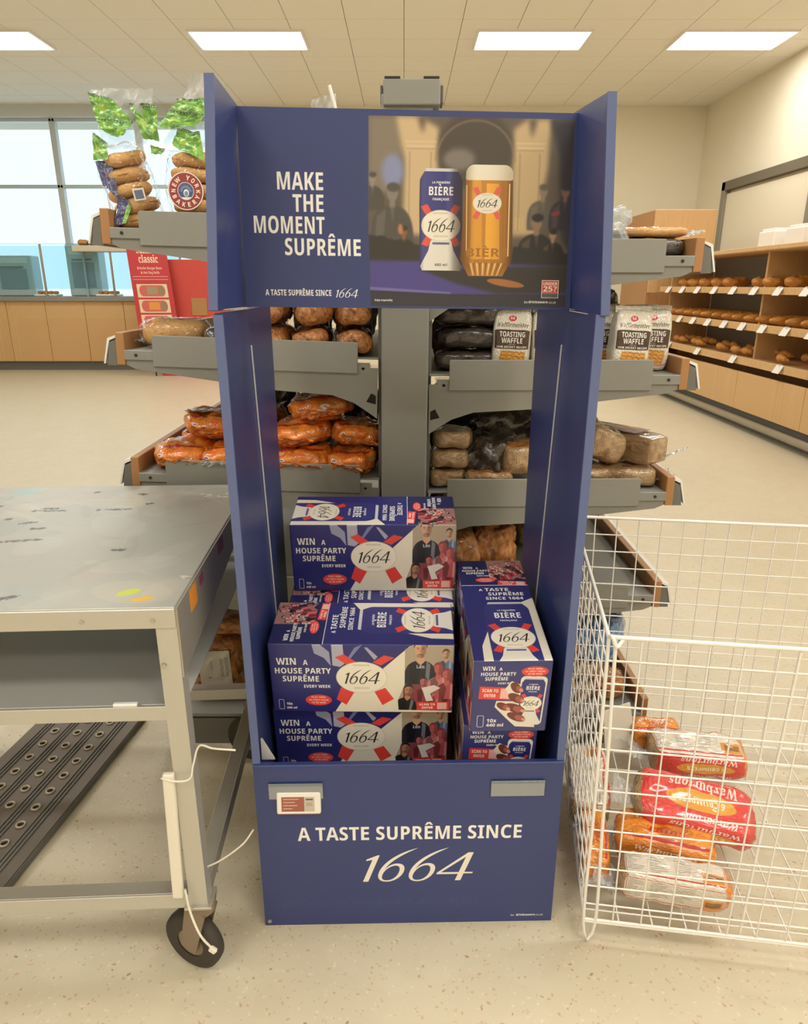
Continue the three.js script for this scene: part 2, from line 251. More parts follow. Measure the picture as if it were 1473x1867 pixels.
const headerPrint = canvas(2048, 1104, (x, w, h) => {
  x.fillStyle = BLUE; x.fillRect(0, 0, w, h);
  const sx = w / 622, sy = h / 360, X = (p) => (p - 438) * sx, Y = (p) => (p - 196) * sy;
  for (const [s, a, b, y] of [['MAKE', 503, 593, 322], ['THE', 533, 593, 361], ['MOMENT', 457, 593, 401], ['SUPRÊME', 515, 662, 441]]) text(x, s, X((a + b) / 2), Y(y), 44 * sy, { width: (b - a) * sx });
  text(x, 'A TASTE SUPRÊME SINCE', X(539), Y(527.5), 16 * sy, { width: 126 * sx }); numerals(x, X(607), Y(517), 46 * sx, 19 * sy, INK);
  // the poster: zoomed to 1150 by 1087 units
  x.save(); x.translate(0.381 * w, 0.03 * h); x.beginPath(); x.rect(0, 0, 0.604 * w, 0.958 * h); x.clip(); x.scale(0.604 * w / 1150, 0.958 * h / 1087); x.translate(-48, -243);
  x.fillStyle = '#5c5248'; x.fillRect(48, 243, 1200, 1100);
  x.filter = 'blur(14px)';
  poly(x, [[48, 243], [330, 243], [240, 420], [200, 640], [48, 700]], '#7d7263');
  poly(x, [[200, 243], [330, 243], [440, 300], [440, 900], [245, 900], [250, 480]], '#c4ab86'); poly(x, [[320, 243], [370, 243], [352, 335]], '#5b4b3c');
  poly(x, [[860, 300], [940, 243], [1070, 243], [1060, 520], [1000, 900], [865, 900]], '#bfa57c'); poly(x, [[940, 243], [990, 243], [965, 350]], '#574a3c');
  blob(x, 650, 420, 210, 220, '#453d36'); blob(x, 185, 540, 62, 95, '#8189ad'); blob(x, 560, 470, 90, 60, '#77706a');
  poly(x, [[1060, 243], [1250, 243], [1250, 1100], [1150, 900], [1120, 420]], '#2f2c35');
  x.filter = 'blur(3px)'; for (const [px, w] of [[262, 160], [884, 150]]) { x.globalAlpha = 0.5; x.fillStyle = '#d9c3a0'; x.fillRect(px, 395, w, 14); x.fillRect(px - 8, 372, w + 16, 10); x.fillStyle = '#8a7458'; x.fillRect(px, 412, w, 6); x.fillRect(px + 14, 430, 8, 440); x.fillRect(px + w - 26, 430, 8, 440); x.globalAlpha = 1; }
  x.strokeStyle = '#8a775e'; x.globalAlpha = 0.5; x.lineWidth = 14; x.beginPath(); x.arc(650, 480, 222, Math.PI, 2 * Math.PI); x.stroke(); x.globalAlpha = 1;
  x.filter = 'blur(5px)';
  for (const [cx, cy, s, t, k] of [[70, 580, 1.3, '#4a4540', '#8b8178'], [185, 660, 2.2, '#4d4944', '#7d7770'], [250, 880, 1.3, '#352f2b', '#8a5a3c'], [120, 950, 1.7, '#2c2826', '#4a423c']]) shadowFigure(x, cx, cy, s, t, k);
  for (const [cx, cy, s, t, k] of [[1040, 640, 1.6, '#5c564e', '#8d7766'], [1165, 640, 1.6, '#2b2a36', '#7a5a52'], [1010, 820, 2.0, '#221f20', '#8f735f'], [1105, 890, 1.3, '#1f1c1d', '#a8836c']]) shadowFigure(x, cx, cy, s, t, k);
  poly(x, [[1090, 760], [1140, 748], [1138, 775], [1092, 782]], '#8c3a3e');
  poly(x, [[48, 900], [340, 960], [340, 1060], [48, 1060]], '#2e2a28'); poly(x, [[880, 960], [1200, 1000], [1200, 1090], [860, 1080]], '#211f22');
  blob(x, 232, 868, 14, 30, '#b67b4c'); for (const lx of [885, 905, 925]) { x.fillStyle = '#d3b27c'; x.fillRect(lx, 790, 6, 70); }
  x.filter = 'blur(8px)';
  poly(x, [[48, 1052], [700, 1060], [1200, 1075], [1200, 1345], [48, 1345]], '#463f84'); poly(x, [[330, 1100], [700, 1090], [1250, 1070], [1250, 1240], [800, 1250], [560, 1190]], '#2f2b2c');
  x.filter = 'blur(2px)'; poly(x, [[48, 1232], [520, 1252], [1250, 1248], [1250, 1345], [48, 1345]], '#2b2a38'); poly(x, [[48, 1212], [520, 1240], [520, 1252], [48, 1232]], '#6a66a0'); blob(x, 840, 1182, 110, 22, '#a2683a', 0.15);
  x.filter = 'none';
  canPrint(x, 462, 520, 244, 590, true);
  poly(x, [[604, 560], [866, 560], [874, 1040], [820, 1140], [620, 1140], [572, 1040]], '#b0762c'); poly(x, [[640, 580], [690, 580], [700, 1040], [630, 1040]], '#d28f2c'); poly(x, [[720, 600], [790, 600], [800, 1040], [715, 1040]], '#e5a53a'); poly(x, [[820, 580], [862, 580], [868, 1030], [825, 1030]], '#c08236');
  { const g = x.createLinearGradient(572, 0, 874, 0); g.addColorStop(0, 'rgba(60,35,10,0.75)'); g.addColorStop(0.16, 'rgba(90,50,10,0.35)'); g.addColorStop(0.3, 'rgba(255,220,140,0.12)'); g.addColorStop(0.55, 'rgba(255,190,60,0.15)'); g.addColorStop(0.85, 'rgba(90,50,10,0.3)'); g.addColorStop(1, 'rgba(50,28,8,0.8)'); poly(x, [[604, 560], [866, 560], [874, 1040], [820, 1140], [620, 1140], [572, 1040]], g); }
  x.fillStyle = '#f0d9a0'; x.fillRect(846, 600, 6, 420); x.fillRect(606, 610, 4, 380);
  text(x, 'BIÈRE', 726, 1000, 70, { width: 250, color: '#a06a28' }); text(x, 'PREMIÈRE', 726, 1055, 40, { width: 150, color: '#a06a28' });
  for (let i = 0; i < 13; i++) poly(x, [[612 + i * 18, 1062], [620 + i * 18, 1062], [638 + i * 13.6, 1136], [634 + i * 13.6, 1136]], i % 2 ? '#e6c98c' : '#7d4d1f');
  x.fillStyle = '#e3dcc9'; x.beginPath(); x.roundRect(602, 496, 266, 86, [50, 50, 10, 10]); x.fill(); { const g = x.createLinearGradient(602, 0, 868, 0); g.addColorStop(0, 'rgba(90,70,40,0.4)'); g.addColorStop(0.3, 'rgba(255,255,255,0)'); g.addColorStop(1, 'rgba(120,90,50,0.35)'); x.fillStyle = g; x.fill(); }
  x.globalAlpha = 0.92; ribbons(x, 724, 712, 82, 58, '#d85a58'); badge(x, 724, 712, 82, 60); x.globalAlpha = 1;
  x.fillStyle = '#e4ddd2'; x.fillRect(1053, 1161, 100, 110); x.fillStyle = '#cf3b33'; x.fillRect(1057, 1165, 92, 72); x.fillStyle = '#211d1f'; x.fillRect(1057, 1240, 92, 27);
  text(x, 'UNDER', 1103, 1183, 28, { width: 84 }); text(x, '25?', 1103, 1215, 46, { width: 84 }); for (const [i, s] of ['PLEASE BE PREPARED', 'TO SHOW PROOF OF AGE'].entries()) text(x, s, 1103, 1248 + i * 11, 9, { width: 84, color: '#bbb' });
  text(x, 'Enjoy responsibly', 126, 1294, 16, { width: 104 }); text(x, 'be', 964, 1297, 20, { weight: 'normal' }); text(x, 'drinkaware', 1036, 1297, 22, { width: 116 }); text(x, '.co.uk', 1118, 1297, 20, { width: 46, weight: 'normal' });
  x.restore();
});
const trayPrint = canvas(1400, 920, (x, w, h) => {
  x.fillStyle = BLUE; x.fillRect(0, 0, w, h);
  const r = rng(9); x.globalAlpha = 0.13; for (let i = 0; i < 1500; i++) { x.fillStyle = '#c8ccda'; x.fillRect((0.06 + r() * 0.68) * w, (0.81 + (r() + r()) * 0.045) * h, 1 + r() * 3, 1 + r() * 2); } x.globalAlpha = 1;
  text(x, 'A TASTE SUPRÊME SINCE', 0.505 * w, 0.405 * h, 0.115 * h, { width: 0.75 * w }); numerals(x, 0.318 * w, 0.5 * h, 0.41 * w, 0.215 * h, CREAM);
  text(x, 'be', 0.862 * w, 0.957 * h, 15, { weight: 'normal' }); text(x, 'drinkaware', 0.908 * w, 0.957 * h, 17); text(x, '.co.uk', 0.955 * w, 0.957 * h, 15, { weight: 'normal' });
});
const wafflePrint = canvas(480, 860, (x) => {
  x.fillStyle = '#d9d3c4'; x.fillRect(0, 0, 480, 860);
  blob(x, 235, 95, 52, 50, '#c8324a'); x.fillStyle = '#ecd9d3'; x.fillRect(212, 70, 14, 42); x.fillRect(244, 70, 14, 42); x.fillRect(212, 96, 46, 12);
  text(x, 'Wafflemeister', 240, 195, 82, { width: 420, color: '#33261f', font: 'serif', skew: 0.25 });
  x.fillStyle = '#41291f'; x.fillRect(0, 262, 480, 270);
  text(x, 'TOASTING', 245, 325, 100, { width: 330 }); text(x, 'WAFFLE', 245, 412, 100, { width: 270 }); text(x, 'with our', 245, 466, 22, { color: '#bfa98f' }); text(x, 'OUR SECRET RECIPE', 245, 502, 40, { width: 400 });
  x.save(); x.translate(90, 555); x.transform(1, 0.04, -0.1, 1, 20, 0); x.fillStyle = '#d2923a'; x.fillRect(0, 0, 320, 215); for (let i = 0; i < 4; i++) for (let j = 0; j < 4; j++) { x.fillStyle = '#a9691f'; x.fillRect(12 + i * 78, 8 + j * 53, 60, 38); x.fillStyle = '#e0a74c'; x.fillRect(18 + i * 78, 20 + j * 53, 50, 26); } x.restore();
  x.fillStyle = '#c9405a'; x.fillRect(0, 785, 480, 26); text(x, 'MADE WITH BELGIAN PEARL SUGAR', 240, 799, 20, { width: 420, color: '#eed' });
});
const bagelLogo = canvas(512, 512, (x) => {
  blob(x, 256, 256, 254, 254, '#e7dcc6'); blob(x, 256, 256, 240, 240, '#8f2f3a'); blob(x, 256, 256, 118, 118, '#e7dcc6'); blob(x, 256, 256, 110, 110, '#3c4f80');
  const ring = (s, a0, a1, r, inward) => { [...s].forEach((ch, i) => { const a = a0 + (a1 - a0) * (i / (s.length - 1)); text(x, ch, 256 + Math.cos(a) * r, 256 + Math.sin(a) * r, 86, { width: ch === 'W' ? 78 : 52, color: '#efe5cf', rot: a + (inward ? -Math.PI / 2 : Math.PI / 2) }); }); };
  ring('NEW YORK', Math.PI * 1.0, Math.PI * 2.0, 178, false); ring('BAKERY', Math.PI * 0.86, Math.PI * 0.14, 182, true);
  for (let i = 0; i < 15; i++) { const a = Math.PI * (1.02 + 0.96 * i / 14); poly(x, [[256 + Math.cos(a - 0.04) * 52, 262 + Math.sin(a - 0.04) * 52], [256 + Math.cos(a + 0.04) * 52, 262 + Math.sin(a + 0.04) * 52], [256 + Math.cos(a) * 104, 262 + Math.sin(a) * 104]], '#dfe4ea'); }
  blob(x, 262, 280, 40, 50, '#dfe4ea'); blob(x, 262, 290, 27, 34, '#7f8ba8'); poly(x, [[190, 340], [330, 335], [300, 366], [215, 366]], '#dfe4ea');
});
const bagelGreen = canvas(256, 256, (x) => { x.fillStyle = '#6fa63a'; x.fillRect(0, 0, 256, 256); const r = rng(3); for (let i = 0; i < 16; i++) { x.globalAlpha = 0.6; const cx = r() * 256, cy = 20 + r() * 230; poly(x, [0, 1, 2, 3].map((k) => [cx + (r() - 0.5) * 150, cy + (r() - 0.5) * 110]), ['#4b8434', '#b2cb45', '#86b43c', '#3f7a35', '#c2d34e'][(r() * 5) | 0]); } x.globalAlpha = 1; x.fillStyle = '#3d6a2e'; x.fillRect(0, 0, 256, 26); for (let i = 0; i < 12; i++) blob(x, 12 + i * 21, 13, 4, 4, '#cdd8c0'); for (let i = 0; i < 30; i++) { x.strokeStyle = r() > 0.5 ? '#b9cf52' : '#4a8030'; x.globalAlpha = 0.5; x.lineWidth = 1 + r() * 2; x.beginPath(); x.moveTo(r() * 256, 30 + r() * 200); x.lineTo(r() * 256, 30 + r() * 200); x.stroke(); } });
const bagelNavy = canvas(256, 256, (x) => { x.fillStyle = '#34386a'; x.fillRect(0, 0, 256, 256); smear(x, 256, 256, 20, ['#a9aec0', '#4a4f86', '#23264c'], 4, 26, 8, 0.5); });
const orangeBag = (seed, letter) => canvas(384, 256, (x) => {
  x.fillStyle = '#e8821e'; x.fillRect(0, 0, 384, 256); smear(x, 384, 256, 9, ['#c07a3c', '#cf9050', '#a8642e'], 40, 90, seed, 0.5); smear(x, 384, 256, 10, ['#ee8a24', '#e56a1c'], 20, 60, seed + 1, 0.7);
  x.fillStyle = '#a83327'; x.fillRect(0, 214, 384, 24); if (letter) text(x, 's', 210, 90, 150, { color: '#e8e0d8', rot: 0.5 }); blob(x, 70, 96, 22, 16, '#e3ddd8'); blob(x, 70, 96, 14, 9, '#2f4e9c'); x.fillStyle = '#d8cfc4'; x.fillRect(250, 160, 90, 12); x.fillRect(250, 180, 60, 8);
});
const sliceBag = canvas(256, 256, (x) => { x.fillStyle = '#a08058'; x.fillRect(0, 0, 256, 256); smear(x, 256, 256, 40, ['#b89466', '#8a6844', '#c8aa80', '#7a5636'], 8, 44, 12, 0.5); });
const darkBag = canvas(256, 256, (x) => { x.fillStyle = '#33281f'; x.fillRect(0, 0, 256, 256); smear(x, 256, 256, 40, ['#40332a', '#241b15', '#4c3a2c'], 8, 50, 13, 0.5); x.globalAlpha = 0.6; for (let i = 0; i < 6; i++) blob(x, 24 + i * 42, 70, 6, 6, '#8d8378'); });
const breadMap = canvas(256, 256, (x) => { x.fillStyle = '#a96c37'; x.fillRect(0, 0, 256, 256); smear(x, 256, 256, 160, ['#8f5527', '#c98f52', '#6f3d1b', '#d8a868', '#b4763c', '#5e3216'], 4, 30, 21, 0.45); });
const paleBread = canvas(256, 256, (x) => { x.fillStyle = '#c79a60'; x.fillRect(0, 0, 256, 256); smear(x, 256, 256, 220, ['#a9783f', '#dcb987', '#8f6030', '#e3c79a', '#b98a50'], 2, 12, 22, 0.4); });
const pastryMap = canvas(256, 256, (x) => { x.fillStyle = '#c98a3e'; x.fillRect(0, 0, 256, 256); smear(x, 256, 256, 120, ['#a8662a', '#e0a855', '#8e5222', '#d99a48'], 3, 24, 23, 0.4); });
const loafLabel = canvas(384, 480, (x) => {
  x.fillStyle = '#c9c2b6'; x.fillRect(0, 0, 384, 480); x.save(); x.translate(384, 0); x.rotate(Math.PI / 2);
  text(x, 'ESSENTIAL', 210, 50, 50, { width: 250, color: '#4a4542', weight: 'normal' }); text(x, 'WAITROSE', 210, 112, 50, { width: 240, color: '#4a4542', weight: 'normal' }); x.fillStyle = '#8d867d'; x.fillRect(120, 226, 120, 10); x.restore();
});
const redFront = canvas(640, 256, (x) => {
  x.fillStyle = '#d8392f'; x.fillRect(0, 0, 640, 256); x.save(); x.translate(640, 256); x.rotate(Math.PI);
  text(x, 'Warburtons', 270, 200, 76, { width: 380, color: '#f0d8cf', font: 'serif', skew: 0.2 }); blob(x, 285, 122, 190, 52, '#dd9a2c'); text(x, '6 CRUMPETS', 285, 122, 44, { width: 250, color: '#f2e2c8' });
  text(x, 'Warburtons', 250, 34, 52, { width: 300, color: '#f0d8cf', font: 'serif', skew: 0.2 }); x.restore();
});
const packBack = canvas(640, 256, (x) => {
  x.fillStyle = '#d6cbb9'; x.fillRect(0, 0, 640, 256); x.strokeStyle = '#c33b34'; x.lineWidth = 5; x.strokeRect(14, 22, 616, 206); x.fillStyle = '#c33b34'; x.fillRect(14, 216, 616, 14);
  x.fillStyle = '#d98a24'; x.fillRect(470, 120, 150, 92); x.fillStyle = '#8a5c22'; x.fillRect(490, 140, 110, 50);
  const r = rng(31); x.fillStyle = '#8f877c'; for (let c = 0; c < 3; c++) for (let i = 0; i < 10; i++) x.fillRect(30 + c * 145, 40 + i * 16, 40 + r() * 80, 5);
});
const brioche = canvas(384, 256, (x) => { x.fillStyle = '#dd8420'; x.fillRect(0, 0, 384, 256); smear(x, 384, 256, 14, ['#b8681f', '#eea33c', '#a85c26'], 20, 70, 41, 0.5); text(x, 'Warburtons', 190, 70, 56, { width: 240, color: '#f0dcc8', font: 'serif', skew: 0.2 }); text(x, 'Thins', 190, 150, 60, { width: 150, color: '#b8322a', font: 'serif', skew: 0.2 }); x.fillStyle = '#b8322a'; x.fillRect(0, 210, 384, 30); });
const purpleLabel = canvas(512, 256, (x) => { x.fillStyle = '#6e5a8e'; x.fillRect(0, 0, 512, 256); smear(x, 512, 256, 22, ['#8f7bb0', '#4c4a86', '#9cb0c6', '#b79ac0'], 14, 60, 51, 0.5); blob(x, 420, 170, 90, 60, '#c98a4a'); });
const blueBag = canvas(256, 256, (x) => { x.fillStyle = '#4f7fb8'; x.fillRect(0, 0, 256, 256); smear(x, 256, 256, 24, ['#86b4dc', '#35569a', '#a8cbe2'], 10, 46, 52, 0.6); });
const promoBoard = canvas(520, 900, (x) => {
  x.fillStyle = '#b8353a'; x.fillRect(0, 0, 520, 900); text(x, 'Summer', 270, 28, 84, { width: 290, color: '#f0d9b8', font: 'serif' }); text(x, 'classic', 270, 108, 92, { width: 260, color: '#f0d9b8', font: 'serif' });
  text(x, 'Brioche Burger Buns', 270, 188, 32, { width: 330, color: '#e6b8a4' }); text(x, '& Hot Dog Rolls', 270, 228, 32, { width: 250, color: '#e6b8a4' }); x.fillStyle = '#e0a59a'; x.fillRect(30, 262, 460, 5); x.fillRect(30, 288, 460, 5);
  for (let i = 0; i < 3; i++) { const y = 332 + i * 140; x.fillStyle = '#d9c5a0'; x.fillRect(60, y, 400, 122); x.fillStyle = '#c6605a'; x.beginPath(); x.roundRect(90, y + 10, 340, 102, 50); x.fill(); x.fillStyle = ['#9a8a6c', '#d98f3a', '#e0a030'][i]; x.fillRect(190, y + 24, 140, 70); blob(x, 380, y + 60, 38, 40, '#8c7a5c'); }
});
const priceLabel = canvas(256, 140, (x) => { x.fillStyle = '#bdb3a2'; x.fillRect(0, 0, 256, 140); x.fillStyle = '#9c5a4a'; x.fillRect(0, 0, 176, 140); x.fillStyle = '#d2ad98'; for (const [i, l] of [120, 90, 110, 70].entries()) x.fillRect(14, 18 + i * 30, l, 8); x.fillStyle = '#5b5148'; x.fillRect(188, 18, 56, 14); x.fillStyle = '#8b8174'; for (let i = 0; i < 3; i++) x.fillRect(190, 56 + i * 12, 50, 5); });
const wood = canvas(512, 512, (x) => {
  x.fillStyle = '#cea673'; x.fillRect(0, 0, 512, 512); const r = rng(61);
  for (let i = 0; i < 420; i++) { x.globalAlpha = 0.16; x.strokeStyle = ['#bd8f58', '#e2bf90', '#ab7e4a', '#e8c99c'][(r() * 4) | 0]; x.lineWidth = 1 + r() * 5; const a = r() * 512, b = r() * 512, l = 40 + r() * 240; x.beginPath(); x.moveTo(a, b); x.bezierCurveTo(a + 4 * (r() - 0.5), b + l * 0.3, a + 10 * (r() - 0.5), b + l * 0.6, a, b + l); x.stroke(); }
});
const scuffed = canvas(1024, 1024, (x) => {
  x.fillStyle = '#a5a399'; x.fillRect(0, 0, 1024, 1024); const r = rng(71);
  smear(x, 1024, 1024, 150, ['#bdbab0', '#8d8b84', '#c2b9a4', '#98a09e', '#aaa79d', '#b9a996'], 12, 120, 72, 0.22);
  for (let i = 0; i < 700; i++) { x.globalAlpha = 0.1; x.strokeStyle = r() > 0.5 ? '#d2d0c6' : '#7d7b74'; x.lineWidth = 1 + r() * 1.5; const a = r() * 1024, b = r() * 1024; x.beginPath(); x.moveTo(a, b); x.lineTo(a + (r() - 0.5) * 160, b + (r() - 0.5) * 26); x.stroke(); }
  for (let i = 0; i < 26; i++) { const a = r() * 1024, b = r() * 1024, l = 8 + r() * r() * r() * 200, dir = -0.35 + r() * 0.6; x.fillStyle = '#57554f'; for (let k = 0; k < 12 + l / 4; k++) { x.globalAlpha = 0.3 + r() * 0.5; const t = r() * l; x.beginPath(); x.ellipse(a + Math.cos(dir) * t + (r() - 0.5) * 8, b + Math.sin(dir) * t + (r() - 0.5) * 10, 2 + r() * 9, 1.5 + r() * 5, r() * 3, 0, 7); x.fill(); } }
  for (const [a, b, w, h] of [[990, 150, 70, 24], [960, 180, 40, 14], [1000, 820, 26, 20], [900, 170, 26, 22]]) { x.globalAlpha = 0.85; for (let k = 0; k < 7; k++) { x.fillStyle = ['#d7cfbf', '#c9c0ac', '#77736b'][(r() * 3) | 0]; x.fillRect(a - w / 2 + r() * w, b - h / 2 + r() * h, 8 + r() * 18, 4 + r() * 8); } }
  x.globalAlpha = 0.9; blob(x, 905, 905, 26, 16, '#b9c437', -0.6); blob(x, 945, 940, 24, 12, '#d8a83c', -0.4); x.globalAlpha = 0.5; poly(x, [[300, 70], [380, 60], [350, 150], [290, 160]], '#8fb0b0');
});
const floorMap = canvas(1024, 1024, (x) => {
  x.fillStyle = '#c8bda3'; x.fillRect(0, 0, 1024, 1024); const r = rng(81); smear(x, 1024, 1024, 160, ['#cfc5ad', '#c0b398', '#d2c8b2', '#c4b89e'], 30, 120, 82, 0.16);
  for (let i = 0; i < 2600; i++) { x.globalAlpha = 0.35 + r() * 0.35; x.fillStyle = ['#b79d74', '#e0d2b2', '#a98d68', '#bf8f6c', '#d9cbb0'][(r() * 5) | 0]; x.beginPath(); x.ellipse(r() * 1024, r() * 1024, 1 + r() * 4, 1 + r() * 2.2, r() * 3, 0, 7); x.fill(); }
  for (let i = 0; i < 90; i++) { x.globalAlpha = 0.6; x.fillStyle = ['#7d6a50', '#93603f'][(r() * 2) | 0]; x.beginPath(); x.ellipse(r() * 1024, r() * 1024, 1.5 + r() * 4, 1 + r() * 2, r() * 3, 0, 7); x.fill(); }
});
const paint = canvas(256, 256, (x) => { x.fillStyle = '#e6ddc6'; x.fillRect(0, 0, 256, 256); smear(x, 256, 256, 40, ['#e1d7be', '#eae2cd'], 20, 70, 91, 0.2); });

// ---------------------------------------------------------------- materials
const crease = grey(256, 256, (x, y) => { const a = x / 256 * 6.283, b = y / 256 * 6.283; const n = noise(Math.cos(a) * 1.6 + 5, Math.sin(a) * 1.6, Math.cos(b) * 1.6 + Math.sin(b)) , m = noise(Math.cos(a) * 3.2, Math.sin(a) * 3.2 + 9, Math.cos(b) * 3 + 2 * Math.sin(b)); return 0.5 + 0.3 * (1 - 2 * Math.abs(n)) + 0.15 * m; });
const CARD = { roughness: 0.42, clearcoat: 0.25, clearcoatRoughness: 0.35 };
const mBlue = M(BLUE, 0.42, CARD), mBlueEdge = M('#5a6590', 0.6), mKraft = M('#9a7a52', 0.85), mWorn = M('#b9b7b8', 0.8);
const mHeader = M('#ffffff', 0.4, { map: headerPrint, clearcoat: 0.3, clearcoatRoughness: 0.3 }), mTray = M('#ffffff', 0.42, { map: trayPrint, clearcoat: 0.25, clearcoatRoughness: 0.35 });
const mCarton = [cartonEnd, cartonEnd, cartonTop, null, cartonFront, cartonFront].map((t) => (t ? M('#ffffff', 0.38, { map: t, clearcoat: 0.25, clearcoatRoughness: 0.3 }) : M(CART, 0.4)));
const mClear = M('#e9eef0', 0.12, { transmission: 1, thickness: 0, ior: 1.45 }), mWhite = M('#e4e0d6', 0.4), mTag = M('#ffffff', 0.35, { map: priceLabel });
const mSteel = M('#b3ada0', 0.4, { metalness: 0.6 }), mAlu = M('#bfbbb0', 0.4, { metalness: 0.5 }), mTop = M('#ffffff', 0.36, { map: scuffed, metalness: 0.35 }), mRubber = M('#3a332c', 0.75), mHub = M('#8a7a66', 0.5, { metalness: 0.3 }), mTie = M('#ddd6c6', 0.45), mDark = M('#2b2622', 0.7);
const mGrey = M('#8b8a82', 0.5, { metalness: 0.1 }), mGreyDark = M('#6d6b64', 0.55), mWood = M('#ffffff', 0.5, { map: wood }), mEdgeWood = M('#a8794a', 0.5), mPlastic = M('#e8e6e0', 0.3), mSpine = M('#4a443d', 0.7);
const mFilm = M('#ffffff', 0.09, { transmission: 1, thickness: 0, ior: 1.4, specularIntensity: 1 }), mFilmMilk = M('#eef1f2', 0.2, { transmission: 0.75, thickness: 0, ior: 1.45 });
const wrap = (map, extra = {}) => M('#ffffff', 0.42, { map, clearcoat: 1, clearcoatRoughness: 0.12, bumpMap: crease, bumpScale: 0.002, ...extra });
const mOrange = [wrap(orangeBag(3)), wrap(orangeBag(7)), wrap(orangeBag(15)), wrap(orangeBag(23, true))], mSlice = wrap(sliceBag), mDarkBag = wrap(darkBag, { clearcoatRoughness: 0.2 }), mBread = M('#ffffff', 0.6, { map: breadMap }), mRoll = M('#ffffff', 0.55, { map: breadMap }), mCob = M('#ffffff', 0.6, { map: pastryMap }), mPale = M('#ffffff', 0.65, { map: paleBread }), mPastry = M('#ffffff', 0.5, { map: pastryMap, clearcoat: 0.2 }), mGreen = M('#ffffff', 0.4, { map: bagelGreen, clearcoat: 0.8, clearcoatRoughness: 0.15 }), mNavy = M('#ffffff', 0.4, { map: bagelNavy, clearcoat: 0.8 }), mBlueBag = wrap(blueBag), mBrioche = wrap(brioche), mLoafLabel = M('#ffffff', 0.4, { map: loafLabel, clearcoat: 0.6 }), mLogo = M('#ffffff', 0.35, { map: bagelLogo, clearcoat: 0.6, clearcoatRoughness: 0.15 });
const mWaffle = wrap(wafflePrint, { clearcoat: 0.5 }), mWaffleSide = wrap(null, { color: '#cfc8b8', clearcoat: 0.5 }), mRedFront = wrap(redFront), mPackBack = wrap(packBack), mRedPlain = wrap(null, { color: '#c93a30' }), mPurple = wrap(purpleLabel), mFoil = M('#d9dde2', 0.25, { metalness: 0.4, clearcoat: 1, bumpMap: crease, bumpScale: 0.003 });
const mWire = M('#e6e2d8', 0.4, { clearcoat: 0.4 }), mTicket = M('#eceae4', 0.5), mBrownCase = M('#4b3020', 0.6), mStainless = M('#a9a49a', 0.3, { metalness: 0.9 });

// ---------------------------------------------------------------- the shop
{ const g = box(16, 0.2, 19); const uv = g.attributes.uv, p = g.attributes.position; for (let i = 0; i < uv.count; i++) uv.setXY(i, p.getX(i) / 0.9, p.getZ(i) / 0.9); floorMap.wrapS = floorMap.wrapT = THREE.RepeatWrapping; struct('floor', g, M('#ffffff', 0.42, { map: floorMap, clearcoat: 0.15, clearcoatRoughness: 0.3 }), [-2.2, -0.1, -4.2]); }
const mWall = M('#ffffff', 0.85, { map: paint });
const mCeil = M('#cfc6b2', 0.9), mTile = M('#efeadd', 0.92);
const ceiling = struct('ceiling', box(16, 0.2, 19), mCeil, [-2.2, CEIL + 0.115, -4.2]);
{ const g = rbox(0.594, 0.02, 0.594, 0.002, 1); for (let i = -14; i < 9; i++) for (let j = 0; j < 9; j++) part('ceiling_tile', g, mTile, ceiling, [2.2 + i * 0.6 + 0.3, -0.11, 4.2 - 11.9 + 0.3 + j * 0.6]); }
struct('wall_back', box(7.4, CEIL, 0.2), mWall, [0.9, CEIL / 2, -12.0]);
struct('wall_right', box(0.2, CEIL, 17), mWall, [4.7, CEIL / 2, -3.5]);
struct('wall_left', box(0.2, CEIL, 17), mWall, [-8.1, CEIL / 2, -3.5]);
struct('wall_front', box(13, CEIL, 0.2), mWall, [-1.7, CEIL / 2, 4.9]);
struct('trim_1', box(5.2, 0.16, 0.24), M('#cfd3d2', 0.6), [-5.4, CEIL - 0.08, -11.95]);      // bulkhead over the shop window
struct('trim_2', box(5.2, 1.0, 0.2), M('#b8b3a8', 0.6), [-5.4, 0.5, -12.0]);
const mFrame = M('#c3c9cb', 0.4, { metalness: 0.3 });
for (let k = 0; k < 4; k++) {
  const w = new THREE.Group(); w.name = 'window_' + (k + 1); w.userData.kind = 'structure'; w.position.set(-7.35 + k * 1.3, 1.0, -12); scene.add(w);
  part('pane', box(1.24, 2.7, 0.012), M('#f2f8fa', 0.03, { transmission: 1, thickness: 0 }), w, [0, 1.35, 0]);
  for (const s of [-1, 1]) part('window_frame', rbox(0.05, 2.7, 0.1, 0.006), mFrame, w, [s * 0.63, 1.35, 0]);
  for (const y of [0.02, 1.75, 2.68]) part('window_frame', rbox(1.3, 0.05, 0.1, 0.006), mFrame, w, [0, y, 0]);
}
const door = new THREE.Group(); door.name = 'door_1'; door.userData.kind = 'structure'; door.position.set(4.6, 0, -9.6); scene.add(door);
part('door_leaf', rbox(0.05, 2.5, 2.2, 0.01), M('#e6dcc4', 0.5), door, [-0.02, 1.25, 0]);
for (const z of [-1.16, 1.16]) part('door_frame', rbox(0.1, 2.66, 0.12, 0.008), M('#8c8474', 0.5), door, [-0.03, 1.33, z]);
part('door_frame', rbox(0.1, 0.12, 2.44, 0.008), M('#6f6757', 0.5), door, [-0.03, 2.6, 0]);

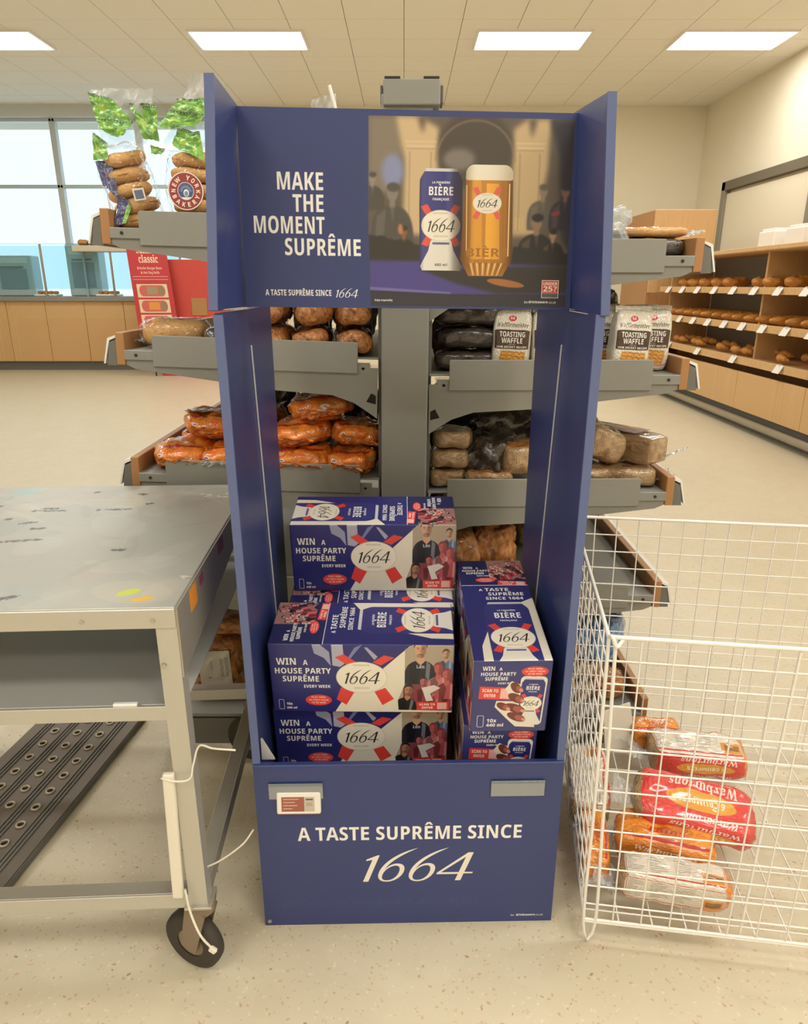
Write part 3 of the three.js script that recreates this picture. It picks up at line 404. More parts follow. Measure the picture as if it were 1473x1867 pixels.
// ceiling lamps: recessed panels
const mGlow = new THREE.MeshStandardMaterial({ color: '#f4ead6', emissive: LAMP_COLOR, emissiveIntensity: 2.5 });
LAMPS.forEach(([x, z], i) => {
  const row = ['farthest', 'second', 'middle', 'fourth', 'nearest'][i % 5], col = ['left', 'centre-left', 'centre-right', 'right'][(i / 5) | 0];
  const t = thing('ceiling_light', `recessed white ceiling light panel, ${row} in the ${col} row`, 'ceiling light', [x, CEIL, z], 0, 'ceiling light panels');
  for (const s of [-1, 1]) { part('frame', rbox(1.24, 0.03, 0.025, 0.004), mPlastic, t, [0, -0.012, s * 0.305]); part('frame', rbox(0.025, 0.03, 0.585, 0.004), mPlastic, t, [s * 0.6075, -0.012, 0]); }
  part('diffuser', box(1.19, 0.008, 0.585), mGlow, t, [0, -0.009, 0]);
  const l = new THREE.RectAreaLight(LAMP_COLOR, LAMP_POWER, 1.18, 0.57); l.position.set(0, -0.022, 0); l.rotation.x = -Math.PI / 2; t.add(l);
});

// ---------------------------------------------------------------- the cardboard display stand
const T = R(8), tilted = (x, v, w) => [x, v * Math.cos(T) - w * Math.sin(T), v * Math.sin(T) + w * Math.cos(T)];   // the cartons lie on a shelf that slopes to the front
{
  const t = thing('display_stand', 'tall dark blue cardboard floor display stand filled with beer cartons', 'display stand', [0.01, 0, -1.124], 0.02);
  const D = 0.46, wt = 0.012, q = (x0, x1, y0, y1, z0, z1, X0 = x0, X1 = x1) => hexa([[x0, y0, z0], [x1, y0, z0], [x1, y0, z1], [x0, y0, z1], [X0, y1, z0], [X1, y1, z0], [X1, y1, z1], [X0, y1, z1]]);
  for (const s of [-1, 1]) {
    const o = (a) => s * a, pr = (a, b, y0, y1, z0, z1, A, B) => (s > 0 ? q(b, a, y0, y1, z0, z1, B, A) : q(-a, -b, y0, y1, z0, z1, -A, -B));
    const wall = part('side_panel', pr(0.300, 0.288, 0, 1.232, -0.002, -D, 0.305, 0.293), mBlue, t);
    part('front_edge', pr(0.3012, 0.2865, 0.395, 1.23, 0.001, -0.004, 0.3062, 0.2915), mBlueEdge, wall);
    part('worn_crease', rbox(0.003, 0.62, 0.003, 0.001, 1), mWorn, wall, [o(0.2895), 0.86, -0.245], [R(6.9), 0, s * R(-0.23)]);
    const wing = part('header_wing', s > 0
      ? hexa([[0.298, 1.228, 0.004], [0.311, 1.228, 0.004], [0.302, 1.236, -0.2], [0.288, 1.236, -0.2], [0.281, 1.536, 0.004], [0.293, 1.536, 0.004], [0.292, 1.55, -0.2], [0.279, 1.55, -0.2]])
      : hexa([[-0.311, 1.236, 0.004], [-0.298, 1.236, 0.004], [-0.285, 1.236, -0.2], [-0.298, 1.236, -0.2], [-0.290, 1.556, 0.004], [-0.277, 1.556, 0.004], [-0.279, 1.552, -0.2], [-0.292, 1.552, -0.2]]), mBlue, t);
    part('front_edge', s > 0 ? hexa([[0.2975, 1.229, 0.005], [0.3115, 1.229, 0.005], [0.3115, 1.229, 0.001], [0.2975, 1.229, 0.001], [0.2805, 1.5365, 0.005], [0.2935, 1.5365, 0.005], [0.2935, 1.5365, 0.001], [0.2805, 1.5365, 0.001]])
      : hexa([[-0.3115, 1.237, 0.005], [-0.2975, 1.237, 0.005], [-0.2975, 1.237, 0.001], [-0.3115, 1.237, 0.001], [-0.2905, 1.5565, 0.005], [-0.2765, 1.5565, 0.005], [-0.2765, 1.5565, 0.001], [-0.2905, 1.5565, 0.001]]), mBlueEdge, wing);
  }
  // the header board with its print, a little bowed
  const hb = part('header_board', hexa([[-0.284, 1.238, -0.155], [0.288, 1.232, -0.155], [0.288, 1.232, -0.162], [-0.284, 1.238, -0.162], [-0.279, 1.55, -0.155], [0.283, 1.542, -0.155], [0.283, 1.542, -0.162], [-0.279, 1.55, -0.162]]), [mHeader, mBlue, mKraft, mBlue, mBlue, mBlue], t);
  part('fold_line', rod(V(-0.284, 1.237, -0.152), V(-0.2975, 1.237, -0.02), 0.0009, 5), mWorn, hb); part('fold_line', rod(V(0.287, 1.231, -0.152), V(0.297, 1.2275, -0.005), 0.0009, 5), mWorn, hb);
  const tray = part('front_panel', box(0.6, 0.393, 0.008), [mBlue, mBlue, mBlue, mBlue, mTray, mBlue], t, [0, 0.1965, 0.002]);
  part('rim', rbox(0.602, 0.008, 0.013, 0.003), mBlue, tray, [0, 0.1985, -0.002]);
  part('back_panel', box(0.576, 0.5, 0.006), mBlue, t, [0, 0.25, -D + 0.006]);
  part('corner_tab', hexa([[-0.287, 0.393, -0.02], [-0.262, 0.393, -0.02], [-0.262, 0.393, -0.024], [-0.287, 0.393, -0.024], [-0.287, 0.44, -0.02], [-0.284, 0.44, -0.02], [-0.284, 0.44, -0.024], [-0.287, 0.44, -0.024]]), mWorn, t);
  const sh = part('sloping_shelf', box(0.574, 0.008, 0.41), mKraft, t); { const p = tilted(0, 0.062, -1.383); sh.position.set(0, p[1], p[2] + 1.124); sh.rotation.x = T; }
  { const pad = part('riser_pad', box(0.37, 0.0345, 0.148), mKraft, t), p = tilted(0, 0.0842, -1.357); pad.position.set(-0.1, p[1], p[2] + 1.124); pad.rotation.x = T; }
  const rise = part('riser_pad', box(0.16, 0.057, 0.37), mKraft, t); { const p = tilted(0, 0.0955, -1.390); rise.position.set(0.185, p[1], p[2] + 1.124); rise.rotation.x = T; }
  for (const [x, y] of [[-0.16, 0.345], [0.212, 0.345]]) { const st = part('ticket_strip', rbox(0.105, 0.036, 0.002, 0.0008), M('#c3c7c8', 0.15, { transmission: 0.55, thickness: 0 }), t, [x - 0.06 * (x < 0), y - 0.004, 0.009]); part('strip_lip', rbox(0.105, 0.005, 0.004, 0.001), mClear, st, [0, 0.016, 0.001]); }
  part('rivet', at(cyl(0.004, 0.004, 0.002, 12), 0, 0, 0, Math.PI / 2), mSteel, t, [-0.29, 0.012, 0.007]);
}
{
  const t = thing('price_display', 'small white electronic price tag clipped to the blue display front', 'price tag', [-0.205, 0.292, -1.108], 0.02);
  t.rotation.x = R(-8);
  part('housing', rbox(0.086, 0.048, 0.012, 0.004, 3), mWhite, t, [0, 0.024, 0]);
  part('screen', box(0.064, 0.031, 0.001), [mWhite, mWhite, mWhite, mWhite, mTag, mWhite], t, [-0.001, 0.023, 0.0063]);
  part('red_edge', rbox(0.084, 0.002, 0.011, 0.0008), mRedPlain, t, [0, 0.0005, -0.001]);
  part('clip', rbox(0.082, 0.022, 0.003, 0.001), mClear, t, [0, 0.052, -0.002]);
}
// beer cartons
{
  const W = 0.364, H = 0.170, D = 0.1466, g = rbox(W, H, D, 0.0035, 2);
  const rows = [   // label, x, v, w of the front, turn
    ['carton at the bottom of the left stack, behind the tray rim', -0.090, 0.102, -1.283, 0.0, 0],
    ['beer carton second in the left stack, can picture on top', -0.083, 0.272, -1.268, -0.012, 0],
    ['beer carton hidden at the back of the left stack', -0.075, 0.067, -1.44, 0, 1],
    ['beer carton under the topmost one, only a strip showing', -0.072, 0.237, -1.43, 0.0, 1],
    ['topmost beer carton on the left stack, numerals upside down', -0.067, 0.407, -1.513, 0.002, 2],
    ['lower beer carton standing end-on in the right stack', 0.187, 0.1245, -1.208, 0.01, 3],
    ['beer carton standing end-on atop the right stack', 0.196, 0.2945, -1.19, 0.018, 3],
  ];
  for (const [label, x, v, w, yaw, k] of rows) {
    const t = thing('beer_carton', 'dark blue and white ' + label, 'carton', [0, 0, 0], 0, 'beer cartons in the display stand');
    const d = k === 3 ? W : D, p = tilted(x, v, w - d / 2);
    t.position.set(...p); t.rotation.set(T, yaw, 0);
    const m = part('carton', g, mCarton, t, [0, H / 2, 0], [0, k === 3 ? -Math.PI / 2 : k === 2 ? Math.PI : 0, 0]);
    part('flap_seam', rbox(0.0006, 0.0006, D * 0.96, 0.0002, 1), mWorn, m, [-W / 2 + 0.107, H / 2 + 0.0001, 0]);
  }
}

// ---------------------------------------------------------------- the metal trolley on the left
{
  const t = thing('metal_trolley', 'scuffed bare metal stock trolley with flat top beside the blue stand', 'trolley', [-0.361, 0, -0.99], R(2.7));
  const W = 0.86, D = 0.71, H = 0.79;
  const topG = rbox(W, 0.006, D, 0.002); { const uv = topG.attributes.uv, p = topG.attributes.position; for (let i = 0; i < uv.count; i++) uv.setXY(i, 1 + p.getX(i) / 0.78 - W / 2 / 0.78, 0.04 + (D / 2 - p.getZ(i)) / 0.78); }
  tiled(scuffed, 1, 1);
  const top = part('top_panel', topG, mTop, t, [-W / 2, H, -D / 2]);
  part('front_lip', rbox(W, 0.034, 0.006, 0.002), mAlu, top, [0, -0.016, D / 2]); part('back_lip', rbox(W, 0.034, 0.006, 0.002), mSteel, top, [0, -0.016, -D / 2]);
  part('side_apron', hexa([[-0.003, 0.665, -0.003], [0.003, 0.665, -0.003], [0.003, 0.75, -D], [-0.003, 0.75, -D], [-0.003, H, -0.003], [0.003, H, -0.003], [0.003, H, -D], [-0.003, H, -D]]), mSteel, t);
  part('side_apron', hexa([[-W - 0.003, 0.665, -0.003], [-W + 0.003, 0.665, -0.003], [-W + 0.003, 0.75, -D], [-W - 0.003, 0.75, -D], [-W - 0.003, H, -0.003], [-W + 0.003, H, -0.003], [-W + 0.003, H, -D], [-W - 0.003, H, -D]]), mSteel, t);
  for (const [x, z] of [[0, 0], [-W, 0], [0, -D + 0.04], [-W, -D + 0.04]]) {
    const sx = x === 0 ? -1 : 1, sz = z === 0 ? -1 : 1;
    const leg = part('leg', plate([[0, 0], [sx * 0.033, 0], [sx * 0.033, sz * 0.004], [sx * 0.004, sz * 0.004], [sx * 0.004, sz * 0.033], [0, sz * 0.033]].map(([a, b]) => [a, -b]), H - 0.19), mAlu, t, [x, 0.185, z], [-Math.PI / 2, 0, 0]);
    part('leg_end_plate', rbox(0.05, 0.05, 0.006, 0.002), mSteel, leg, [sx * 0.017, -sz * 0.017, 0.002]);
    const c = part('castor', at(cyl(0.028, 0.024, 0.03, 20), 0, 0.165, 0), mHub, t, [x + sx * 0.02, 0, z + sz * 0.02 - 0.01], [0, x === 0 ? 2.7 : -0.4, 0]);
    for (const s of [-1, 1]) part('castor_fork', plate([[-0.02, 0.155], [0.026, 0.155], [0.045, 0.06], [0.012, 0.05]], 0.003), mHub, c, [0, 0, s * 0.019 - 0.0015]);
    const g = new THREE.LatheGeometry([[0.03, -0.014], [0.055, -0.014], [0.062, -0.01], [0.0635, 0], [0.062, 0.01], [0.055, 0.014], [0.03, 0.014]].map(([r, y]) => new THREE.Vector2(r, y)), 32);
    part('castor_wheel', at(g, 0.028, 0.0635, 0, Math.PI / 2), mRubber, c); part('castor_hub', at(cyl(0.031, 0.031, 0.024, 24), 0.028, 0.0635, 0, Math.PI / 2), mHub, c);
  }
  // angle rails with a flat shelf in the middle and an open frame below
  const rail = (x0, z0, x1, z1, y0, y1, m) => part('rail', rbox(Math.max(0.005, Math.abs(x1 - x0)), y1 - y0, Math.max(0.005, Math.abs(z1 - z0)), 0.0015), m, t, [(x0 + x1) / 2, (y0 + y1) / 2, (z0 + z1) / 2]);
  rail(-W + 0.03, -0.004, -0.03, -0.004, 0.585, 0.612, mAlu); rail(-W + 0.03, -D + 0.005, -0.03, -D + 0.005, 0.585, 0.612, mAlu);
  part('middle_shelf', rbox(W - 0.01, 0.004, D - 0.03, 0.0015), M('#b9b9b2', 0.38, { metalness: 0.35 }), t, [-W / 2, 0.606, -D / 2]);
  part('shelf_handle', rbox(0.04, 0.006, 0.008, 0.002), mPlastic, t, [-0.1, 0.614, -0.008]);
  for (const z of [0, -D + 0.03]) { rail(-W + 0.03, z - 0.004, -0.03, z - 0.004, 0.182, 0.213, mAlu); rail(-W + 0.03, z - 0.006, -0.03, z - 0.036, 0.208, 0.213, mSteel); }
  rail(-0.004, -0.03, -0.004, -D + 0.07, 0.182, 0.213, mSteel); rail(-0.006, -0.03, -0.034, -D + 0.07, 0.208, 0.213, mSteel); rail(-W + 0.004, -0.03, -W + 0.004, -D + 0.07, 0.182, 0.213, mSteel);
  // stickers, rivets, cable ties and the plastic sleeve
  for (const [z, y, w, h, c] of [[-0.1, 0.765, 0.045, 0.04, '#d58a2c'], [-0.16, 0.772, 0.028, 0.018, '#8a3f58'], [-0.33, 0.772, 0.05, 0.03, '#93485c']]) part('sticker', rbox(0.0008, h, w, 0.0003, 1), M(c, 0.4), t, [0.0035, y, z]);
  for (const [x, y] of [[-0.035, 0.772], [-0.145, 0.772], [-0.027, 0.69]]) part('rivet', at(cyl(0.004, 0.004, 0.003, 12), x, y, 0.003, Math.PI / 2), mSteel, t);
  part('plastic_sleeve', rbox(0.02, 0.27, 0.012, 0.004), mTie, t, [-0.045, 0.35, 0.004], [0, 0, R(-2)]);
  part('cable_tie', tube([V(-0.052, 0.478, 0.008), V(-0.03, 0.474, 0.012), V(-0.004, 0.476, 0.01), V(0.003, 0.5, 0.004), V(0.016, 0.535, 0.0), V(0.04, 0.538, 0.012), V(0.062, 0.541, 0.02), V(0.08, 0.539, 0.02)], 0.0018, 50, 6), mTie, t);
  part('cable_tie', tube([V(0.004, 0.268, -0.01), V(0.03, 0.29, 0.0), V(0.075, 0.33, 0.004), V(0.095, 0.36, 0.004)], 0.0016, 30, 6), mTie, t);
  part('cable_tie', tube([V(-0.034, 0.24, 0.012), V(-0.028, 0.19, 0.016), V(-0.01, 0.15, 0.03), V(0.008, 0.118, 0.03)], 0.0022, 30, 6), mTie, t); part('tie_head', rbox(0.014, 0.01, 0.008, 0.002), mTie, t, [0.009, 0.115, 0.03], [0, 0, R(-45)]);
}
// a perforated metal tread lying on the floor under the trolley
{
  const t = thing('metal_tread', 'dark ribbed metal step tread with round holes on the floor under the trolley', 'step tread', [-0.99, 0, -1.5], R(-7));
  const holes = [], ring = []; for (let j = 0; j < 11; j++) for (const x of [-0.07, 0, 0.07]) { const c = []; for (let k = 0; k < 14; k++) c.push([x + (j % 2) * 0.0 + Math.cos(k / 14 * 6.283) * 0.008, -0.3 + j * 0.06 + Math.sin(k / 14 * 6.283) * 0.008]); holes.push(c); ring.push([x, -0.3 + j * 0.06]); }
  const b = part('tread', plate([[-0.15, -0.36], [0.15, -0.36], [0.15, 0.36], [-0.15, 0.36]], 0.004, holes), M('#6e655a', 0.5, { metalness: 0.4 }), t, [0, 0.018, 0], [-Math.PI / 2, 0, 0]);
  for (const [x, y] of ring) part('raised_ring', at(new THREE.TorusGeometry(0.010, 0.003, 6, 18), x, y, 0.005), M('#b3a894', 0.45, { metalness: 0.4 }), b);
  for (const x of [-0.105, -0.035, 0.035, 0.105]) for (const k of [-1, 0, 1]) part('rib', rbox(0.004, 0.7, 0.004, 0.001), mGreyDark, b, [x + k * 0.01, 0, 0.005]);
  for (const s of [-1, 1]) part('side_flange', rbox(0.006, 0.018, 0.72, 0.002), mGreyDark, t, [s * 0.15, 0.01, 0]);
}

// ---------------------------------------------------------------- the double-sided bread gondola behind the stand
const GZ = -1.74, GL = 1.15;
const SHELVES = [[-1, 1.436, 0.026], [-1, 1.157, 0.034], [-1, 0.847, 0.03], [-1, 0.53, 0.03], [1, 1.376, 0], [1, 1.099, 0], [1, 0.797, 0.004], [1, 0.503, 0]];
const shelfY = (i, u) => { const [, y, t] = SHELVES[i]; return y - t * (0.6 - u) - 0.036; };      // top of the shelf sheet
{
  const t = thing('bread_gondola', 'grey steel double-sided bread shelving with wooden edges behind the stand', 'shelving', [0, 0, 0]);
  const post = part('post', rbox(0.114, 1.64, 0.07, 0.006), mGrey, t, [-0.0, 0.85, GZ - 0.005], [0, 0, R(-0.5)]);
  for (const s of [-1, 1]) part('post_side_channel', rbox(0.01, 1.6, 0.14, 0.002), mGreyDark, post, [s * 0.0615, 0.0, -0.09]);
  const cap = part('post_cap', rbox(0.124, 0.052, 0.09, 0.004), mGrey, t, [0.017, 1.67, GZ - 0.005]);
  for (const s of [-1, 1]) { part('cap_edge', rbox(0.034, 0.005, 0.09, 0.001), mDark, cap, [s * 0.042, 0.027, 0]); part('cap_lug', rbox(0.006, 0.035, 0.05, 0.002), mGreyDark, cap, [s * 0.066, 0, 0]); }
  part('spine_panel', box(0.03, 1.5, GL - 0.1), mSpine, t, [0.005, 0.85, GZ - 0.06 - (GL - 0.1) / 2]);
  part('plinth', box(1.3, 0.085, GL), mGreyDark, t, [0, 0.0425, GZ - GL / 2 + 0.02]);
  const bs = part('base_shelf', rbox(1.38, 0.012, GL, 0.002), mGrey, t, [0, 0.096, GZ - GL / 2 + 0.02]);
  for (const s of [-1, 1]) { part('wood_edge', rbox(0.02, 0.07, GL, 0.003), mEdgeWood, bs, [s * 0.69, 0.02, 0]); }
  SHELVES.forEach(([s, y, tilt]) => {
    const X = (u) => s * u, mir = (pts) => (s > 0 ? pts : pts.map(([a, b]) => [-a, b]).reverse());
    const sh = part('shelf', at(rbox(0.62, 0.004, GL, 0.0015), X(0.372), -0.038, -GL / 2 - 0.004), mGrey, t, [0, y - tilt * 0.6, GZ], [0, 0, s * tilt]);
    // bracket plate with the notches where it hooks into the post
    part('bracket', plate(mir([[0.682, -0.038], [0.682, -0.072], [0.66, -0.082], [0.323, -0.122], [0.175, -0.13], [0.12, -0.148], [0.085, -0.17], [0.062, -0.186], [0.062, -0.06], [0.082, -0.06], [0.082, -0.048], [0.114, -0.048], [0.114, -0.038]]), 0.004, [mir([[0.066, -0.15], [0.066, -0.128], [0.078, -0.122], [0.09, -0.144]]), mir([[0.094, -0.062], [0.099, -0.058], [0.104, -0.062], [0.099, -0.067]])]), mGrey, sh, [0, 0, -0.004]);
    part('end_plate', plate(mir([[0.613, -0.073], [0.113, -0.073], [0.113, -0.002], [0.115, 0], [0.609, 0], [0.613, -0.003]]), 0.004, [], 0.0008), mGrey, sh, [0, 0, 0.002]);
    part('notch_backing', rbox(0.034, 0.036, 0.004, 0.001), mDark, sh, [X(0.079), -0.137, -0.012]); part('notch_backing', rbox(0.018, 0.018, 0.004, 0.001), mDark, sh, [X(0.099), -0.062, -0.012]);
    part('end_channel', rbox(0.078, 0.024, 0.012, 0.002), mGrey, sh, [X(0.645), -0.048, 0.0]);
    part('hole', at(cyl(0.004, 0.004, 0.002, 10), X(0.655), -0.048, 0.0065, Math.PI / 2), mDark, sh);
    part('wood_edge', rbox(0.021, 0.078, GL, 0.003), mEdgeWood, sh, [X(0.693), -0.034, -GL / 2 + 0.004]);
    part('ticket_rail', at(plate(mir([[0.704, -0.075], [0.73, -0.075], [0.722, -0.02], [0.706, -0.012]]), GL - 0.02), 0, 0, -GL + 0.016), mGreyDark, sh);
    const tk = part('ticket_cover', at(plate(mir([[0.706, -0.008], [0.724, -0.016], [0.738, -0.072], [0.742, -0.072], [0.728, -0.01], [0.706, -0.002]]), GL - 0.06), 0, 0, -GL + 0.05), mPlastic, sh);
  });
}

// ---------------------------------------------------------------- bread
const onShelf = (i, u, z) => [SHELVES[i][0] * u, shelfY(i, u) + 0.002, z];
// bagel bags
function bagelBag(label, pos, lean, turn, kind) {
  const t = thing('bagel_bag', label, 'bagel bag', pos, turn, 'bagel bags on the top shelf'); t.rotation.z = lean;
  for (let k = 0; k < 5; k++) { const b = part('bagel', lump(0.098, 0.034, 0.098, { q: 2.8, n: 0.003, f: 20, seed: k + kind * 9 }), mPale, t, [Math.sin(k * 2.1) * 0.003, k * 0.0335 + 0.004, 0], [0, k, (k % 2 - 0.5) * 0.08]); part('cut_line', at(new THREE.TorusGeometry(0.0492, 0.0012, 5, 30), 0, 0.016, 0, Math.PI / 2), mBread, b); }
  part('film', lump(0.118, 0.195, 0.114, { q: 3.4, n: 0.004, f: 16, cr: 0.004, cf: 24, seg: 22, seed: kind + 2 }), mFilm, t, [0, -0.002, 0]);
  return t;
}
{
  const a = bagelBag('clear bag of bagels leaning left with a pointed green top', onShelf(0, 0.635, -1.835), R(14), R(10), 0);
  const film = (o, name, pts, z, m, seed, amp = 0.006) => { o.updateMatrixWorld(true); part(name, sheet(pts.map(([x, y], i) => [x, y, z + (i > 1 ? -0.012 : 0)]), amp, 26, seed).applyMatrix4(o.matrixWorld.clone().invert()), m, o); };
  film(a, 'green_print', [[-0.705, 1.636], [-0.618, 1.627], [-0.666, 1.678], [-0.718, 1.689]], -1.786, mGreen, 1); film(a, 'green_print', [[-0.689, 1.608], [-0.645, 1.594], [-0.618, 1.627], [-0.705, 1.636]], -1.774, mGreen, 2);
  film(a, 'green_print', [[-0.601, 1.595], [-0.566, 1.591], [-0.567, 1.666], [-0.630, 1.669]], -1.79, mGreen, 3); film(a, 'green_print', [[-0.718, 1.549], [-0.683, 1.549], [-0.685, 1.586], [-0.716, 1.609]], -1.778, mGreen, 4, 0.004);
  film(a, 'navy_print', [[-0.702, 1.495], [-0.667, 1.463], [-0.682, 1.549], [-0.719, 1.548]], -1.776, mNavy, 5, 0.004); film(a, 'navy_print', [[-0.682, 1.408], [-0.663, 1.409], [-0.646, 1.463], [-0.671, 1.473]], -1.766, mNavy, 6, 0.003);
  film(a, 'green_print', [[-0.664, 1.411], [-0.654, 1.412], [-0.642, 1.449], [-0.646, 1.466]], -1.765, mGreen, 7, 0.002); film(a, 'clear_top', [[-0.70, 1.575], [-0.60, 1.57], [-0.572, 1.70], [-0.715, 1.70]], -1.80, mFilmMilk, 8, 0.01);
  part('sticker', rbox(0.026, 0.026, 0.001, 0.0004, 1), M('#d8d2c2', 0.4), a, [0.022, 0.07, 0.0615], [0, R(12), R(-4)]); part('sticker_print', rbox(0.019, 0.019, 0.001, 0.0004, 1), M('#5b6680', 0.4), a, [0.022, 0.07, 0.0623], [0, R(12), R(-4)]);
  const b = bagelBag('clear bag of bagels with a round dark red badge, beside the blue stand', onShelf(0, 0.505, -1.825), R(-2), R(-8), 1);
  const c3 = bagelBag('bag of bagels mostly hidden behind the header, its clear top and white clip peeking over', onShelf(0, 0.19, -1.84), R(3), R(5), 2); film(c3, 'clear_top', [[-0.235, 1.58], [-0.15, 1.58], [-0.16, 1.70], [-0.215, 1.685]], -1.83, mFilmMilk, 21, 0.008); c3.updateMatrixWorld(true); part('clip', rod(V(-0.158, 1.66, -1.825), V(-0.172, 1.712, -1.825), 0.004).applyMatrix4(c3.matrixWorld.clone().invert()), mPlastic, c3);
  film(b, 'green_print', [[-0.533, 1.653], [-0.449, 1.641], [-0.448, 1.680], [-0.519, 1.678]], -1.79, mGreen, 11); film(b, 'green_print', [[-0.563, 1.613], [-0.481, 1.617], [-0.449, 1.641], [-0.538, 1.653]], -1.778, mGreen, 12);
  film(b, 'green_print', [[-0.531, 1.577], [-0.458, 1.542], [-0.467, 1.605], [-0.517, 1.614]], -1.768, mGreen, 13); film(b, 'green_print', [[-0.587, 1.563], [-0.563, 1.563], [-0.554, 1.577], [-0.590, 1.584]], -1.79, mGreen, 14, 0.003);
  part('round_badge', new THREE.CircleGeometry(0.041, 40), mLogo, b, [0.006, 0.082, 0.066], [0, R(8), 0]);
  part('flavour_strip', sheet([[-0.04, -0.004, 0.061], [0.02, -0.004, 0.063], [0.012, 0.022, 0.064], [-0.044, 0.02, 0.061]], 0.0015, 30, 9), mRedPlain, b);
  film(b, 'clear_top', [[-0.565, 1.57], [-0.45, 1.57], [-0.452, 1.735], [-0.485, 1.725]], -1.80, mFilmMilk, 15, 0.008);
}
// wrapped loaf and rolls on the second shelf, left
function wrapped(name, label, cat, pos, turn, size, mats, { q = 3.6, n = 0.006, f = 16, cr = 0.003, seed = 1, film = true, tail = 0, group, dome = 0, lean = 0 } = {}) {
  const t = thing(name, label, cat, pos, turn, group); t.rotation.z = lean;
  part('loaf', lump(size[0], size[1], size[2], { q, n, f, cr: film ? 0 : cr, seg: 16, seed, dome }), mats, t);
  if (film) part('film', lump(size[0] * 1.05 + 0.004, size[1] * (1.04 + dome) + 0.002, size[2] * 1.03 + 0.004, { q: 3.2, n: 0.003, f: 20, cr: 0.004, cf: 26, seg: 22, seed: seed + 4, dome: dome * 0.6 }), mFilm, t, [0, -0.0005, 0]);
  if (tail) part('bag_tail', sheet([[tail * size[0] * 0.48, size[1] * 0.25, -0.02], [tail * size[0] * 0.48, size[1] * 0.25, 0.03], [tail * (size[0] * 0.5 + 0.05), size[1] * 0.6, 0.05], [tail * (size[0] * 0.5 + 0.05), size[1] * 0.55, -0.05]], 0.006, 40, seed), mFilmMilk, t);
  return t;
}
wrapped('seeded_loaf', 'film-wrapped round seeded loaf at the wooden edge of the left shelf', 'bread', onShelf(1, 0.585, -1.84), 0, [0.16, 0.07, 0.13], mPale, { q: 2.6, tail: -1, seed: 3, n: 0.004 });
wrapped('rye_loaf', 'dark brown wrapped loaf beside the seeded loaf, half behind the stand', 'bread', onShelf(1, 0.44, -1.84), 0, [0.12, 0.062, 0.2], mDarkBag, { film: false, seed: 5 });
{
  const rolls = [['left', 0.336], ['middle', 0.234], ['right', 0.132]];
  for (const [i, [w, u]] of rolls.entries()) for (const layer of [0, 1]) {
    const p = onShelf(1, u, -1.85 + i * 0.006); const t = thing('bag_of_rolls', `clear bag of brown bread rolls seen under the poster, ${layer ? 'upper' : 'lower'} ${w}`, 'bread rolls', [p[0], p[1] + layer * 0.069, p[2]], R((i - 1) * 4 + layer * 5), 'bags of rolls under the poster');
    for (const [k, z] of [-0.05, 0.045].entries()) part('roll', lump(0.086, 0.06, 0.092, { q: 2.6, n: 0.009, f: 15, seed: i * 5 + layer * 3 + k }), mRoll, t, [(k - 0.5) * 0.004, 0.002, z], [0, 0, (i + layer) % 2 ? 0.12 : -0.1]);
    part('film', lump(0.096, 0.066, 0.2, { q: 3.2, n: 0.004, f: 18, cr: 0.006, cf: 24, seg: 20, seed: i * 3 + layer }), mFilm, t);
  }
}
// orange bags on the third shelf, left
{
  const spots = [['orange bread bag at the wooden edge of the shelf', 0.595, -1.85, 0, 6, 0.16], ['orange bread bag half hidden by the stand, front row', 0.455, -1.84, 0, -5, 0.16], ['upper orange bread bag resting across two others near the left edge', 0.53, -1.92, 1, 12, 0.17], ['orange bread bag in the back row, near the left edge', 0.58, -2.06, 0, 3, 0.16], ['orange bread bag in the back row beside the stand', 0.44, -2.05, 1, -8, 0.16],
    ['lower left orange bread bag seen through the stand', 0.275, -1.845, 0, 4, 0.165], ['lower right orange bread bag seen through the stand', 0.135, -1.84, 0, -6, 0.13], ['middle left orange bread bag seen through the stand', 0.27, -1.85, 1, -5, 0.165], ['middle right orange bread bag seen through the stand', 0.135, -1.86, 1, 9, 0.14], ['uppermost orange bread bag seen through the stand', 0.22, -1.87, 2, 7, 0.17]];
  spots.forEach(([label, u, z, l, turn, w], i) => {
    const p = onShelf(2, u, z), t = thing('bread_bag', label, 'bread bag', [p[0], p[1] + l * 0.067, p[2]], R(turn), 'orange bread bags on the left shelf');
    t.rotation.z = (l ? 0.1 : 0.02) * (i % 2 ? 1 : -1);
    part('bag', lump(w, 0.066, 0.2, { q: 3, n: 0.008, f: 13, cr: 0.005, cf: 20, seg: 20, seed: i + 2 }), i === 9 ? mOrange[3] : mOrange[i % 3], t);
    part('bag_tail', sheet([[-w * 0.3, 0.02, 0.095], [w * 0.3, 0.02, 0.095], [w * 0.34, 0.03, 0.125], [-w * 0.34, 0.045, 0.12]], 0.006, 36, i), i % 2 && i < 5 ? mFoil : mOrange[(i + 1) % 3], t);
    if (l && i < 5) part('film_strip', sheet([[-w * 0.52, 0.05, -0.05], [-w * 0.4, 0.07, 0.06], [w * 0.5, 0.072, 0.06], [w * 0.52, 0.074, -0.04]], 0.004, 34, i + 5), mFoil, t);
  });
}
